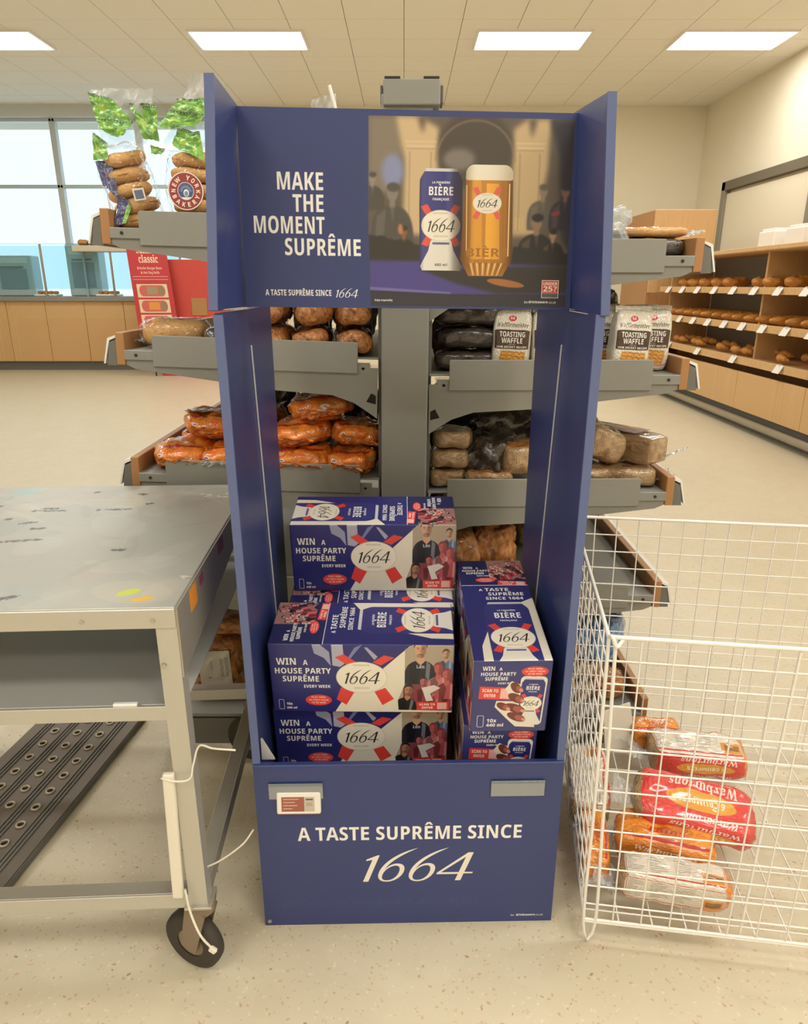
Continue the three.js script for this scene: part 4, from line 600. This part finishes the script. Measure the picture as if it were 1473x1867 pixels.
// further bags behind the front row
{
  const names = { 1: 'upper left', 2: 'lower left', 5: 'upper right', 6: 'lower right', 7: 'second lowest right' }, across = ['nearest the post', 'second from the post', 'third from the post', 'farthest from the post'];
  for (const i of [1, 2, 5, 6, 7]) [0.14, 0.27, 0.4].forEach((u, k) => {
    const p = onShelf(i, u, -2.15 - (i === 2 || i === 6 ? 0.12 : 0)), t = thing('bread_bag', `bread bag in the back row of the ${names[i]} shelf, ${across[k]}`, 'bread bag', p, R(k * 7 - 6), 'bread bags in the back rows of the gondola');
    part('bag', lump(0.112, i === 5 || i === 1 ? 0.2 : 0.21, 0.16, { q: 4, n: 0.009, f: 11, cr: 0.006, cf: 16, seg: 14, seed: i * 4 + k }), (i + k) % 2 ? mSlice : mDarkBag, t);
    part('bag_tail', sheet([[-0.03, 0.19, 0.02], [0.03, 0.19, 0.02], [0.04, 0.235, 0.03], [-0.04, 0.23, 0.01]], 0.005, 36, i + k), mFilmMilk, t);
  });
}
// lowest left: rolls behind the trolley leg
{
  const y = 0.104;
  const a = wrapped('bag_of_rolls', 'bag of brown rolls with a white paper label, standing behind the trolley leg', 'bread rolls', [-0.552, y, -1.84], R(6), [0.17, 0.2, 0.13], mBread, { q: 3.4, n: 0.01, seed: 31, group: 'rolls on the lowest left shelf' });
  part('paper_label', sheet([[-0.045, 0.05, 0.07], [0.045, 0.045, 0.0695], [0.04, 0.168, 0.067], [-0.05, 0.17, 0.067]], 0.0018, 22, 3), mLoafLabel, a);
  wrapped('bag_of_rolls', 'bag of brown rolls lying on top of the labelled bag behind the trolley', 'bread rolls', [-0.52, y + 0.205, -1.85], R(-4), [0.17, 0.055, 0.13], mBread, { n: 0.01, seed: 32, group: 'rolls on the lowest left shelf' });
  wrapped('bag_of_rolls', 'bag of rolls with crumpled foil-like film, peeking out beside the stand', 'bread rolls', [-0.375, y, -1.84], R(10), [0.12, 0.16, 0.12], mSlice, { n: 0.008, seed: 33, tail: -1, group: 'rolls on the lowest left shelf' });
}
// top right shelf: flat breads in film
wrapped('flatbread_pack', 'film-wrapped flat bread pack reaching over the wooden edge of the top right shelf', 'bread', onShelf(4, 0.61, -1.88), R(3), [0.14, 0.04, 0.2], [mDarkBag, mDarkBag, mSlice, mSlice, mDarkBag, mSlice], { q: 5, n: 0.003, seed: 41 });
wrapped('flatbread_pack', 'film-wrapped pale bread pack lying on the top right shelf, upper one', 'bread', [0.61, shelfY(4, 0.6) + 0.046, -1.90], R(-4), [0.18, 0.022, 0.2], mPale, { q: 5, n: 0.003, seed: 42, tail: 1 });
wrapped('flatbread_pack', 'crumpled film pack standing right beside the top of the stand', 'bread', [0.487, shelfY(4, 0.48) + 0.004, -1.80], R(14), [0.09, 0.11, 0.1], mFilmMilk, { film: false, cr: 0.012, n: 0.012, seed: 43 });
// second shelf right: waffles and dark loaves
for (let l = 0; l < 3; l++) { const p = onShelf(5, 0.175, -1.85); wrapped('dark_loaf', `dark brown film-wrapped long loaf in the stack of three beside the post, ${['bottom', 'middle', 'top'][l]}`, 'bread', [p[0], p[1] + l * 0.056, p[2]], R(l * 2 - 2), [0.19, 0.052, 0.12], mDarkBag, { film: false, q: 4, n: 0.004, seed: 51 + l, group: 'dark loaves under the poster' }); }
{
  const proto = thing('waffle_pack', 'toasting waffle pack standing alone under the poster, seen through the stand', 'waffle pack', [0, 0, 0], 0, 'packs of toasting waffles');
  part('bag', lump(0.093, 0.15, 0.055, { q: 7, n: 0.0015, f: 20, seg: 18, seed: 61, pinch: 0.55 }), [mWaffleSide, mWaffleSide, mWaffleSide, mWaffleSide, mWaffle, mWaffleSide], proto);
  part('top_seal', sheet([[-0.044, 0.144, 0.0], [0.044, 0.144, 0.0], [0.044, 0.161, 0.006], [-0.044, 0.159, -0.006]], 0.002, 40, 2), mWaffleSide, proto);
  const set = (o, u, z, turn, lean) => { const p = onShelf(5, u, z); o.position.set(...p); o.rotation.set(0, R(turn), R(lean)); };
  set(proto, 0.268, -1.80, -6, -2);
  const rest = [['toasting waffle pack showing only a sliver past the inner wall of the stand', 0.366, -1.81, 4, 0], ['toasting waffle pack cut off by the right side of the stand', 0.485, -1.842, 2, -2], ['middle toasting waffle pack right of the stand, tilted back', 0.556, -1.775, 5, -3], ['rightmost toasting waffle pack beside the wooden edge', 0.63, -1.84, -3, -2],
    ['toasting waffle pack in the back row, behind the middle one', 0.53, -1.915, 3, 2], ['toasting waffle pack in the back row near the wooden edge', 0.63, -1.915, -3, 1]];
  for (const [label, u, z, turn, lean] of rest) set(copyOf(proto, label), u, z, turn, lean);
  wrapped('dark_loaf', 'dark brown wrapped loaf standing behind the waffle packs', 'bread', [0.535, shelfY(5, 0.5) + 0.002, -2.02], 0.2, [0.13, 0.2, 0.1], mDarkBag, { film: false, n: 0.01, cr: 0.006, seed: 66 });
}
// third shelf right
for (let l = 0; l < 3; l++) { const p = onShelf(6, 0.095 + 0.008 * l + 0.02, -1.83); wrapped('small_loaf', `small film-wrapped brown loaf in the stack of three beside the post, ${['bottom', 'middle', 'top'][l]}`, 'bread', [p[0], p[1] + l * 0.052, p[2]], R(4 - l * 7), [0.098, 0.048, 0.11], mSlice, { n: 0.004, q: 5, seed: 71 + l, group: 'small loaves beside the post' }); }
{
  const p = (u, z, dy = 0) => { const a = onShelf(6, u, z); return [a[0], a[1] + dy, a[2]]; };
  wrapped('bread_bag', 'dark plastic bread bag slumped in the middle of the right shelf', 'bread bag', p(0.235, -1.88), R(-20), [0.16, 0.13, 0.2], mDarkBag, { film: false, n: 0.012, cr: 0.008, seed: 81 });
  wrapped('bread_bag', 'dark plastic bread bag piled at the back, below the waffle shelf', 'bread bag', p(0.27, -2.075), R(10), [0.24, 0.17, 0.17], mDarkBag, { film: false, n: 0.012, cr: 0.008, seed: 82 });
  wrapped('sliced_loaf', 'sliced brown loaf with an orange crust, seen at the inner right wall', 'bread', p(0.305, -1.83, 0.03), R(5), [0.1, 0.085, 0.12], [mSlice, mSlice, mBread, mSlice, mSlice, mSlice], { q: 5, n: 0.004, seed: 83 });
  wrapped('sliced_loaf', 'low sliced loaf in film along the edge plate, seen through the stand', 'bread', p(0.225, -1.795), R(-3), [0.13, 0.045, 0.06], [mSlice, mSlice, mBread, mSlice, mSlice, mSlice], { q: 4, n: 0.005, seed: 84 });
  wrapped('sliced_loaf', 'film-wrapped sliced loaf lying flat at the wooden edge, below the others', 'bread', p(0.6, -1.83), R(-6), [0.15, 0.05, 0.12], mSlice, { q: 5, n: 0.004, seed: 85, tail: 1 });
  wrapped('sliced_loaf', 'film-wrapped sliced loaf half behind the right side of the stand', 'bread', p(0.485, -1.82), R(4), [0.12, 0.052, 0.12], mSlice, { q: 5, n: 0.004, seed: 86 });
  const lf = wrapped('sliced_loaf', 'long wrapped loaf with a purple label sticking out over the wooden edge', 'bread', p(0.60, -1.905, 0.055), R(38), [0.09, 0.075, 0.26], mSlice, { q: 10, n: 0.002, seed: 87 });
  part('purple_label', sheet([[-0.036, 0.0808, 0.075], [0.036, 0.0808, 0.075], [0.036, 0.0808, -0.11], [-0.036, 0.0808, -0.11]], 0.0006, 30, 5), mPurple, lf); part('bag_tail', sheet([[0.0, 0.02, 0.136], [0.045, 0.02, 0.13], [0.075, 0.045, 0.165], [0.05, 0.05, 0.17]], 0.004, 50, 6), mFilmMilk, lf);
  const lg = wrapped('sliced_loaf', 'tilted film-wrapped loaf slice end pointing at the camera, right of the stand', 'bread', p(0.515, -1.85, 0.066), R(12), [0.11, 0.085, 0.12], mSlice, { q: 5, n: 0.005, seed: 88 }); lg.rotation.z = R(-20);
  wrapped('sliced_loaf', 'upper wrapped loaf at the back of the pile, right of the stand', 'bread', p(0.5, -2.0, 0.06), R(-10), [0.13, 0.09, 0.14], mSlice, { q: 5, n: 0.005, seed: 89 });
}
// fourth shelf right and the base
{
  const p = (u, z, dy = 0) => { const a = onShelf(7, u, z); return [a[0], a[1] + dy, a[2]]; };
  wrapped('bread_bag', 'film bag of brown bread behind the top of the right carton stack', 'bread bag', p(0.14, -1.83), R(8), [0.14, 0.16, 0.14], mBread, { n: 0.008, seed: 91 });
  wrapped('bread_bag', 'glossy tan bread bag leaning against the inner right wall, behind the cartons', 'bread bag', p(0.255, -1.84), R(-8), [0.12, 0.18, 0.12], mBread, { film: false, n: 0.008, cr: 0.008, seed: 92 });
  const y = 0.104;
  wrapped('bread_bag', 'blue and white bread bag on the lowest shelf, behind the wire bin', 'bread bag', [0.585, y + 0.12, -1.88], R(-25), [0.14, 0.12, 0.22], mBlueBag, { film: false, n: 0.008, cr: 0.005, seed: 93 });
  for (const [i, [x, dy, z, lab]] of [[0.5, 0, -1.83, 'lowest'], [0.6, 0, -1.84, 'outer'], [0.52, 0.062, -1.84, 'middle'], [0.48, 0.124, -1.85, 'upper']].entries()) wrapped('sliced_loaf', `film-wrapped brown loaf on the base shelf behind the wire bin, ${lab} of the pile`, 'bread', [x, y + dy, z], R(i * 9 - 12), [0.13, 0.058, 0.12], i % 2 ? mBread : mSlice, { n: 0.006, seed: 94 + i, group: 'loaves on the base shelf behind the wire bin' });
}

// ---------------------------------------------------------------- the wire bin on the right
{
  const W = 1.0, D = 0.66, H = 0.70;
  const t = thing('wire_bin', 'white wire mesh dump bin right of the blue stand', 'wire bin', [0.352, 0, -1.066], R(-8));
  const unit = cyl(1, 1, 1, 6), thick = 0.0017;
  const wire = (a, b, r, parent, name = 'wire') => { const d = b.clone().sub(a), m = part(name, unit, mWire, parent); m.position.copy(a).add(b).multiplyScalar(0.5); m.quaternion.setFromUnitVectors(V(0, 1, 0), d.clone().normalize()); m.scale.set(r, d.length(), r); return m; };
  // each side: a stout rim with thin wires welded to it; the bin narrows a little to the floor
  const inset = 0.012, lo = 0.055, c = (x, z, y) => V(x + (x === 0 ? 1 : -1) * inset * (1 - y / H), y, z + (z === 0 ? -1 : 1) * inset * (1 - y / H));
  const sides = [[[0, 0], [W, 0], 18], [[0, 0], [0, -D], 12], [[0, -D], [W, -D], 18], [[W, 0], [W, -D], 12]];
  sides.forEach(([[x0, z0], [x1, z1], n], k) => {
    const A = c(x0, z0, H), B = c(x1, z1, H), a = c(x0, z0, lo), b = c(x1, z1, lo);
    const rim = part('rim_bar', rod(A, B, 0.0042, 8), mWire, t);
    part('bottom_bar', rod(a, b, 0.003, 8), mWire, rim);
    for (let i = 1; i < n; i++) wire(A.clone().lerp(B, i / n), a.clone().lerp(b, i / n), thick, rim);
    for (let j = 1; j < 14; j++) wire(A.clone().lerp(a, j / 14), B.clone().lerp(b, j / 14), thick, rim);
  });
  const floorG = part('base_frame', rod(c(0, 0, 0.06), c(W, 0, 0.06), 0.003), mWire, t);
  for (let i = 1; i < 15; i++) wire(V(0.012 + (W - 0.024) * i / 15, 0.062, -0.01), V(0.012 + (W - 0.024) * i / 15, 0.062, -D + 0.01), thick, floorG);
  for (let j = 0; j < 9; j++) wire(V(0.012, 0.065, -0.03 - (D - 0.06) * j / 8), V(W - 0.012, 0.065, -0.03 - (D - 0.06) * j / 8), thick, floorG);
  for (const [x, z] of [[0, 0], [W, 0], [0, -D], [W, -D]]) {
    const s = x === 0 ? 1 : -1;
    part('corner_leg', tube([c(x, z, H), c(x, z, 0.35), c(x, z, 0.03), c(x, z, 0.004).add(V(s * 0.008, 0, 0)), c(x, z, 0.03).add(V(s * 0.018, 0, 0)), c(x, z, 0.3).add(V(s * 0.018, 0, 0)), c(x, z, H).add(V(s * 0.012, 0, 0))], 0.0034, 60, 8), mWire, t);
    part('corner_hook', tube([c(x, z, H), c(x, z, H + 0.006).add(V(s * 0.004, 0, 0.01)), c(x, z, H - 0.012).add(V(s * 0.012, 0, 0.012)), c(x, z, H - 0.004).add(V(s * 0.024, 0, 0))], 0.0036, 24, 8), mWire, t);
  }
  for (const [x, w] of [[0.31, 0], [0.66, 0]]) part('partition_wire', rod(V(x, H - 0.004, 0), V(x, 0.06, -0.02), 0.0028), mWire, t);
}
{
  const y0 = 0.068, rp = (label, x, z, turn, size, mats, o = {}) => { const t = thing('crumpet_pack', label, 'bread pack', [x, y0 + (o.dy ?? 0), z], R(turn), 'packs in the wire bin'); if (o.rx) t.rotation.x = R(o.rx); if (o.rz) t.rotation.z = R(o.rz); part('pack', lump(...size, { q: 6, n: 0.004, f: 14, cr: 0.003, cf: 20, seg: 18, seed: o.seed ?? 1 }), mats, t); part('bag_tail', sheet([[-size[0] * 0.5, 0.01, 0.02], [-size[0] * 0.5, 0.01, -0.03], [-size[0] * 0.5 - 0.045, size[1] * 0.6, -0.04], [-size[0] * 0.5 - 0.05, size[1] * 0.5, 0.035]], 0.005, 40, o.seed ?? 1), mFilmMilk, t); return t; };
  const red = [mRedPlain, mSlice, mRedFront, mRedPlain, mRedFront, mRedPlain], back = [mBrioche, mSlice, mPackBack, mPackBack, mRedFront, mPackBack];
  rp('red and white wrapped pack at the far side of the wire bin, label up', 0.765, -1.535, -9, [0.24, 0.075, 0.12], back, { seed: 3 });
  rp('orange topped bag behind the far red pack in the wire bin', 0.69, -1.625, -4, [0.13, 0.07, 0.07], mBrioche, { seed: 4 });
  rp('bright red pack with an orange oval, lying in the middle of the wire bin', 0.655, -1.30, -16, [0.26, 0.06, 0.135], red, { seed: 5, rx: 16, dy: 0.05 });
  rp('orange and brown roll bag under the bright red pack in the wire bin', 0.575, -1.232, -18, [0.21, 0.075, 0.11], mBrioche, { seed: 6 });
  rp('white backed pack with red border nearest the front of the wire bin', 0.555, -1.125, -13, [0.22, 0.07, 0.075], [mBrioche, mSlice, mPackBack, mPackBack, mPackBack, mPackBack], { seed: 7 });
  rp('white and red pack standing on end against the left side of the wire bin', 0.455, -1.425, 78, [0.24, 0.07, 0.1], back, { seed: 8, rz: 0 });
  rp('orange wrapped pack squeezed into the left corner of the wire bin', 0.422, -1.235, 80, [0.16, 0.06, 0.06], mBrioche, { seed: 9 });
  const c = thing('paper_sheet', 'cream folded card standing at the back left of the wire bin', 'card', [0.585, y0, -1.62], R(20)); part('card', hexa([[-0.05, 0, 0.02], [0.05, 0, 0.02], [0.05, 0, 0.016], [-0.05, 0, 0.016], [-0.045, 0.11, -0.01], [0.04, 0.12, -0.01], [0.04, 0.12, -0.014], [-0.045, 0.11, -0.014]]), M('#cfc7b6', 0.7), c);
}

// ---------------------------------------------------------------- bakery counter along the right wall
const CX = 3.14, Z0 = -4.3, Z1 = -8.95, CL = Z0 - Z1, CM = (Z0 + Z1) / 2;
{
  const t = thing('bakery_counter', 'long light wood bakery shelving with pastries along the right wall', 'bakery counter', [0, 0, 0]);
  const lw = (name, w, h, d, x, y, z, m = mWood) => { const g = rbox(w, h, d, 0.006); const uv = g.attributes.uv, p = g.attributes.position; for (let i = 0; i < uv.count; i++) uv.setXY(i, (p.getZ(i) + p.getX(i)) / 0.9, p.getY(i) / 0.9); return part(name, g, m, t, [x, y, z]); };
  const seg = 4, sl = CL / seg;
  for (let i = 0; i < seg; i++) lw('front_board', 0.03, 0.345, sl - 0.006, CX + 0.02, 0.333, Z0 - sl * (i + 0.5));
  part('plinth', box(0.7, 0.16, CL), mGreyDark, t, [CX + 0.4, 0.08, CM]); part('carcass', box(0.42, 0.41, CL), mEdgeWood, t, [CX + 0.52, 0.365, CM]);
  part('bumper_tube', at(cyl(0.035, 0.035, CL, 16), 0, 0, 0, Math.PI / 2), mStainless, t, [CX - 0.02, 0.085, CM]);
  for (const [y, h] of [[0.605, 0.07], [0.912, 0.065], [1.228, 0.06], [1.582, 0.036]]) { const s = part('shelf', box(0.62, 0.02, CL), mWood, t, [CX + 0.33, y + h / 2 - 0.03, CM]); for (let i = 0; i < seg; i++) part('shelf_edge', rbox(0.024, h, sl - 0.004, 0.004), mWood, s, [-0.318, -h / 2 + 0.03, CL / 2 - sl * (i + 0.5)]); }
  for (const i of [0, 2, 4]) lw('divider', 0.5, 1.0, 0.03, CX + 0.38, 1.08, Z0 - (sl - 0.0075) * i - 0.015);
  part('back_panel', box(0.03, 1.05, CL), M('#8f8a80', 0.6), t, [CX + 0.66, 1.07, CM]);
  const tl = thing('tall_cabinet', 'tall light wood cabinet at the far end of the bakery counter', 'cabinet', [3.38, 0, -9.55]);
  part('front_board', rbox(0.74, 0.95, 0.04, 0.006), mWood, tl, [0, 1.66, 0.53]); part('side_board', rbox(0.04, 2.13, 1.06, 0.006), mEdgeWood, tl, [-0.36, 1.065, 0]); part('side_board', rbox(0.04, 2.13, 1.06, 0.006), mWood, tl, [0.36, 1.065, 0]); part('back_board', rbox(0.7, 2.13, 0.03, 0.006), mWood, tl, [0, 1.065, -0.5]);
  for (const y of [0.2, 0.62, 1.0]) part('shelf', rbox(0.68, 0.03, 1.0, 0.006), mWood, tl, [0, y, 0]);
}
{ // pastries and tickets on the counter
  const r = rng(101);
  const crois = thing('croissant', 'golden croissant on the lowest bakery shelf', 'croissant', [0, 0, 0], 0, 'croissants on the lowest bakery shelf');
  { const g = new THREE.TubeGeometry(new THREE.CatmullRomCurve3([V(-0.085, 0, 0.03), V(-0.05, 0.01, -0.005), V(0, 0.015, -0.018), V(0.05, 0.01, -0.005), V(0.085, 0, 0.03)]), 28, 0.036, 12), p = g.attributes.position; for (let i = 0; i < p.count; i++) { const k = Math.floor(i / 13) / 28, c = new THREE.CatmullRomCurve3([V(-0.085, 0, 0.03), V(-0.05, 0.01, -0.005), V(0, 0.015, -0.018), V(0.05, 0.01, -0.005), V(0.085, 0, 0.03)]).getPointAt(k), s = 0.15 + 0.85 * Math.sin(Math.PI * k) + 0.07 * Math.sin(k * 44); p.setXYZ(i, c.x + (p.getX(i) - c.x) * s, c.y + (p.getY(i) - c.y) * s + 0.03, c.z + (p.getZ(i) - c.z) * s); } g.computeVertexNormals(); part('pastry', g, mPastry, crois); }
  const loaf = thing('baguette', 'crusty golden baguette on the middle bakery shelf', 'baguette', [0, 0, 0], 0, 'baguettes on the middle bakery shelf');
  part('crust', lump(0.5, 0.085, 0.11, { q: 2.4, n: 0.008, f: 12, seg: 16, seed: 7 }), mPastry, loaf); for (let k = 0; k < 4; k++) part('score', rbox(0.06, 0.004, 0.014, 0.002), mPale, loaf, [-0.16 + k * 0.105, 0.084, 0], [0, 0.7, 0]);
  const cob = thing('crusty_loaf', 'crusty oval loaf on the upper bakery shelf', 'bread', [0, 0, 0], 0, 'loaves on the upper bakery shelf');
  part('crust', lump(0.3, 0.1, 0.16, { q: 2.4, n: 0.01, f: 12, seg: 14, seed: 8 }), mCob, cob); for (let k = 0; k < 3; k++) part('score', rbox(0.08, 0.005, 0.014, 0.002), mPale, cob, [-0.07 + k * 0.07, 0.099, 0], [0, 0.6, 0]);
  const card = thing('price_card', 'small white price card on the edge of a bakery shelf', 'price card', [0, 0, 0], 0, 'price cards on the bakery shelves');
  part('card', rbox(0.004, 0.075, 0.11, 0.0015, 1), mTicket, card, [-0.004, -0.03, 0], [0, 0, R(-30)]); part('card_clip', rbox(0.03, 0.008, 0.02, 0.002), mPlastic, card, [0.012, 0.006, 0]);
  const ORD = ['first', 'second', 'third', 'fourth', 'fifth', 'sixth', 'seventh', 'eighth', 'ninth', 'tenth', 'eleventh', 'twelfth', 'thirteenth', 'fourteenth', 'fifteenth', 'sixteenth', 'seventeenth', 'eighteenth', 'nineteenth', 'twentieth', 'twenty-first', 'twenty-second', 'twenty-third', 'twenty-fourth', 'twenty-fifth', 'twenty-sixth'];
  const put = (proto, first, x, y, z, turn, label) => { const o = first ? proto : copyOf(proto); o.userData.label = label; o.position.set(x, y, z); o.rotation.y = turn; };
  let f = true; const z26 = (k) => -8.75 + k * 0.175;
  for (const [x, row] of [[0.14, 'front'], [0.34, 'back']]) { let n = 0; for (let k = 0; k < 26; k++) { if (r() < 0.3 || z26(k) > Z0 - 0.1) continue; put(crois, f, CX + x + r() * 0.03, 0.631, z26(k) + r() * 0.01, Math.PI / 2 + r() * 0.6 - 0.3, `golden croissant, ${ORD[n++]} from the far end in the ${row} row, lowest bakery shelf`); f = false; } }
  f = true; for (let k = 0; k < 18; k++) { put(loaf, f, CX + 0.3, 0.937, -8.72 + k * 0.245, R(r() * 14 - 7), `crusty golden baguette on the middle bakery shelf, ${ORD[k]} from the far end`); f = false; }
  f = true; let nl = 0; for (let k = 0; k < 14; k++) { if (k === 5 || k === 9) continue; put(cob, f, CX + 0.25 + r() * 0.06, 1.25, -8.72 + k * 0.3, R(r() * 30 - 15), `crusty oval loaf on the upper bakery shelf, ${ORD[nl++]} from the far end`); f = false; }
  f = true; for (const [y, n, o, w] of [[0.636, 5, 0.2, 'lowest'], [0.94, 11, 0.06, 'middle'], [1.254, 10, 0.0, 'upper']]) for (let k = 0; k < n; k++) { put(card, f, CX - 0.016, y, -8.6 + o + k * (4.2 / n), 0, `small white price card on the ${w} bakery shelf edge, ${ORD[k]} from the far end`); f = false; }
  for (const [k, z] of [-7.1, -6.6, -5.9].entries()) { const b = thing('paper_bag_box', `pale box of paper bags on the upper bakery shelf, ${['far', 'middle', 'near'][k]} one`, 'box', [CX + 0.42, 1.6, z], 0, 'boxes of paper bags'); part('box', rbox(0.22, 0.16, 0.3, 0.012), mPlastic, b, [0, 0.081, 0]); part('bags', rbox(0.18, 0.03, 0.26, 0.008), mTicket, b, [0, 0.17, 0]); }
}

// ---------------------------------------------------------------- service counter, window side
{
  const t = thing('service_counter', 'long light wood service counter with a grey top under the bright window', 'counter', [0, 0, 0]);
  for (let i = 0; i < 8; i++) { const g = rbox(0.594, 0.9, 0.04, 0.004); const uv = g.attributes.uv, p = g.attributes.position; for (let k = 0; k < uv.count; k++) uv.setXY(k, p.getX(k) / 0.9 + i * 0.37, p.getY(k) / 0.9); part('front_board', g, mWood, t, [-7.6 + i * 0.6, 0.59, -11.1]); }
  part('plinth', box(4.8, 0.14, 0.5), mGreyDark, t, [-5.5, 0.07, -11.4]); part('counter_top', rbox(4.9, 0.07, 0.7, 0.01), mGrey, t, [-5.5, 1.075, -11.38]); part('carcass', box(4.75, 0.9, 0.5), mEdgeWood, t, [-5.5, 0.59, -11.4]);
  const gs = thing('glass_screen', 'clear glass serving screen on steel posts along the service counter', 'glass screen', [0, 1.11, -11.2]);
  for (let i = 0; i < 5; i++) part('post', at(cyl(0.018, 0.018, 0.75, 12), -7.6 + i * 1.05, 0.375, 0), mStainless, gs);
  for (let i = 0; i < 4; i++) part('pane', rbox(1.0, 0.62, 0.01, 0.003), M('#dff0f4', 0.03, { transmission: 1, thickness: 0 }), gs, [-7.075 + i * 1.05, 0.42, 0]);
  part('top_shelf', rbox(4.3, 0.012, 0.3, 0.004), M('#dff0f4', 0.03, { transmission: 1, thickness: 0 }), gs, [-5.5, 0.756, -0.1]);
  for (const [i, x] of [-4.6, -5.55, -6.65].entries()) { const tr = thing('serving_tray', `orange pastry tray on the service counter, ${['nearest the red stand', 'in the middle', 'leftmost'][i]}`, 'tray', [x, 1.112, -11.36], 0, 'trays on the service counter'); part('tray', rbox(0.34, 0.03, 0.24, 0.01), mPlastic, tr, [0, 0.016, 0]); for (let k = 0; k < 4; k++) part('pastry', lump(0.075, 0.05, 0.1, { q: 2.6, n: 0.004, seed: k, seg: 8 }), mPastry, tr, [-0.12 + k * 0.08, 0.03, 0]); }
  for (const [i, [x, w, h]] of [[-5.0, 0.5, 0.75], [-6.1, 0.6, 0.6], [-7.1, 0.5, 0.8]].entries()) { const eq = thing('steel_oven', `pale steel bakery machine behind the glass screen, ${['right', 'middle', 'left'][i]} one`, 'machine', [x, 1.112, -11.60], 0, 'machines behind the counter'); part('body', rbox(w, h, 0.28, 0.02), M('#c9d6da', 0.35, { metalness: 0.2 }), eq, [0, h / 2, 0]); part('door_panel', rbox(w * 0.7, h * 0.5, 0.012, 0.004), M('#8fa0aa', 0.2), eq, [0, h * 0.42, 0.145]); part('handle', at(cyl(0.012, 0.012, w * 0.6, 10), 0, h * 0.72, 0.17, 0, 0, Math.PI / 2), mStainless, eq); part('control_panel', rbox(w * 0.8, h * 0.14, 0.012, 0.004), mPlastic, eq, [0, h * 0.88, 0.144]); }
  const wsh = thing('wall_rack', 'pale wooden shelf with golden loaves hanging above the counter glass', 'rack', [-4.55, 1.8, -11.3]); part('shelf', rbox(0.9, 0.09, 0.3, 0.01), M('#cfc4ac', 0.5), wsh); for (const x of [-0.4, 0.4]) part('bracket', rbox(0.03, 0.7, 0.03, 0.006), mFrame, wsh, [x, -0.345, -0.1]); for (let k = 0; k < 5; k++) part('loaf', lump(0.15, 0.09, 0.18, { q: 2.6, n: 0.006, seed: k + 20, seg: 8 }), mPastry, wsh, [-0.32 + k * 0.16, 0.046, 0]);
}
{
  const t = thing('promotion_stand', 'large red promotion stand with a printed board, far left by the counter', 'promotion stand', [-3.2, 0, -10.55]);
  const red = M('#c2453c', 0.5);
  part('body', rbox(0.95, 1.62, 0.5, 0.01), red, t, [0.1, 0.81, -0.1]);
  part('board', hexa([[-0.56, 0.45, 0.36], [0.0, 0.45, 0.32], [0.0, 0.45, 0.3], [-0.56, 0.45, 0.34], [-0.66, 1.78, 0.26], [-0.12, 1.78, 0.24], [-0.12, 1.78, 0.22], [-0.66, 1.78, 0.24]]), [M('#ffffff', 0.5, { map: promoBoard }), red, red, red, red, red], t);
  part('cardboard_label', rbox(0.22, 0.24, 0.006, 0.002), mEdgeWood, t, [0.26, 0.98, 0.155]);
  part('foot', rbox(0.9, 0.05, 0.46, 0.01), mDark, t, [0.1, 0.025, -0.1]);
  part('board_strut', rod(V(-0.42, 0.012, 0.28), V(-0.42, 1.0, 0.24), 0.012), mDark, t);
}
renderer.render(scene, camera);
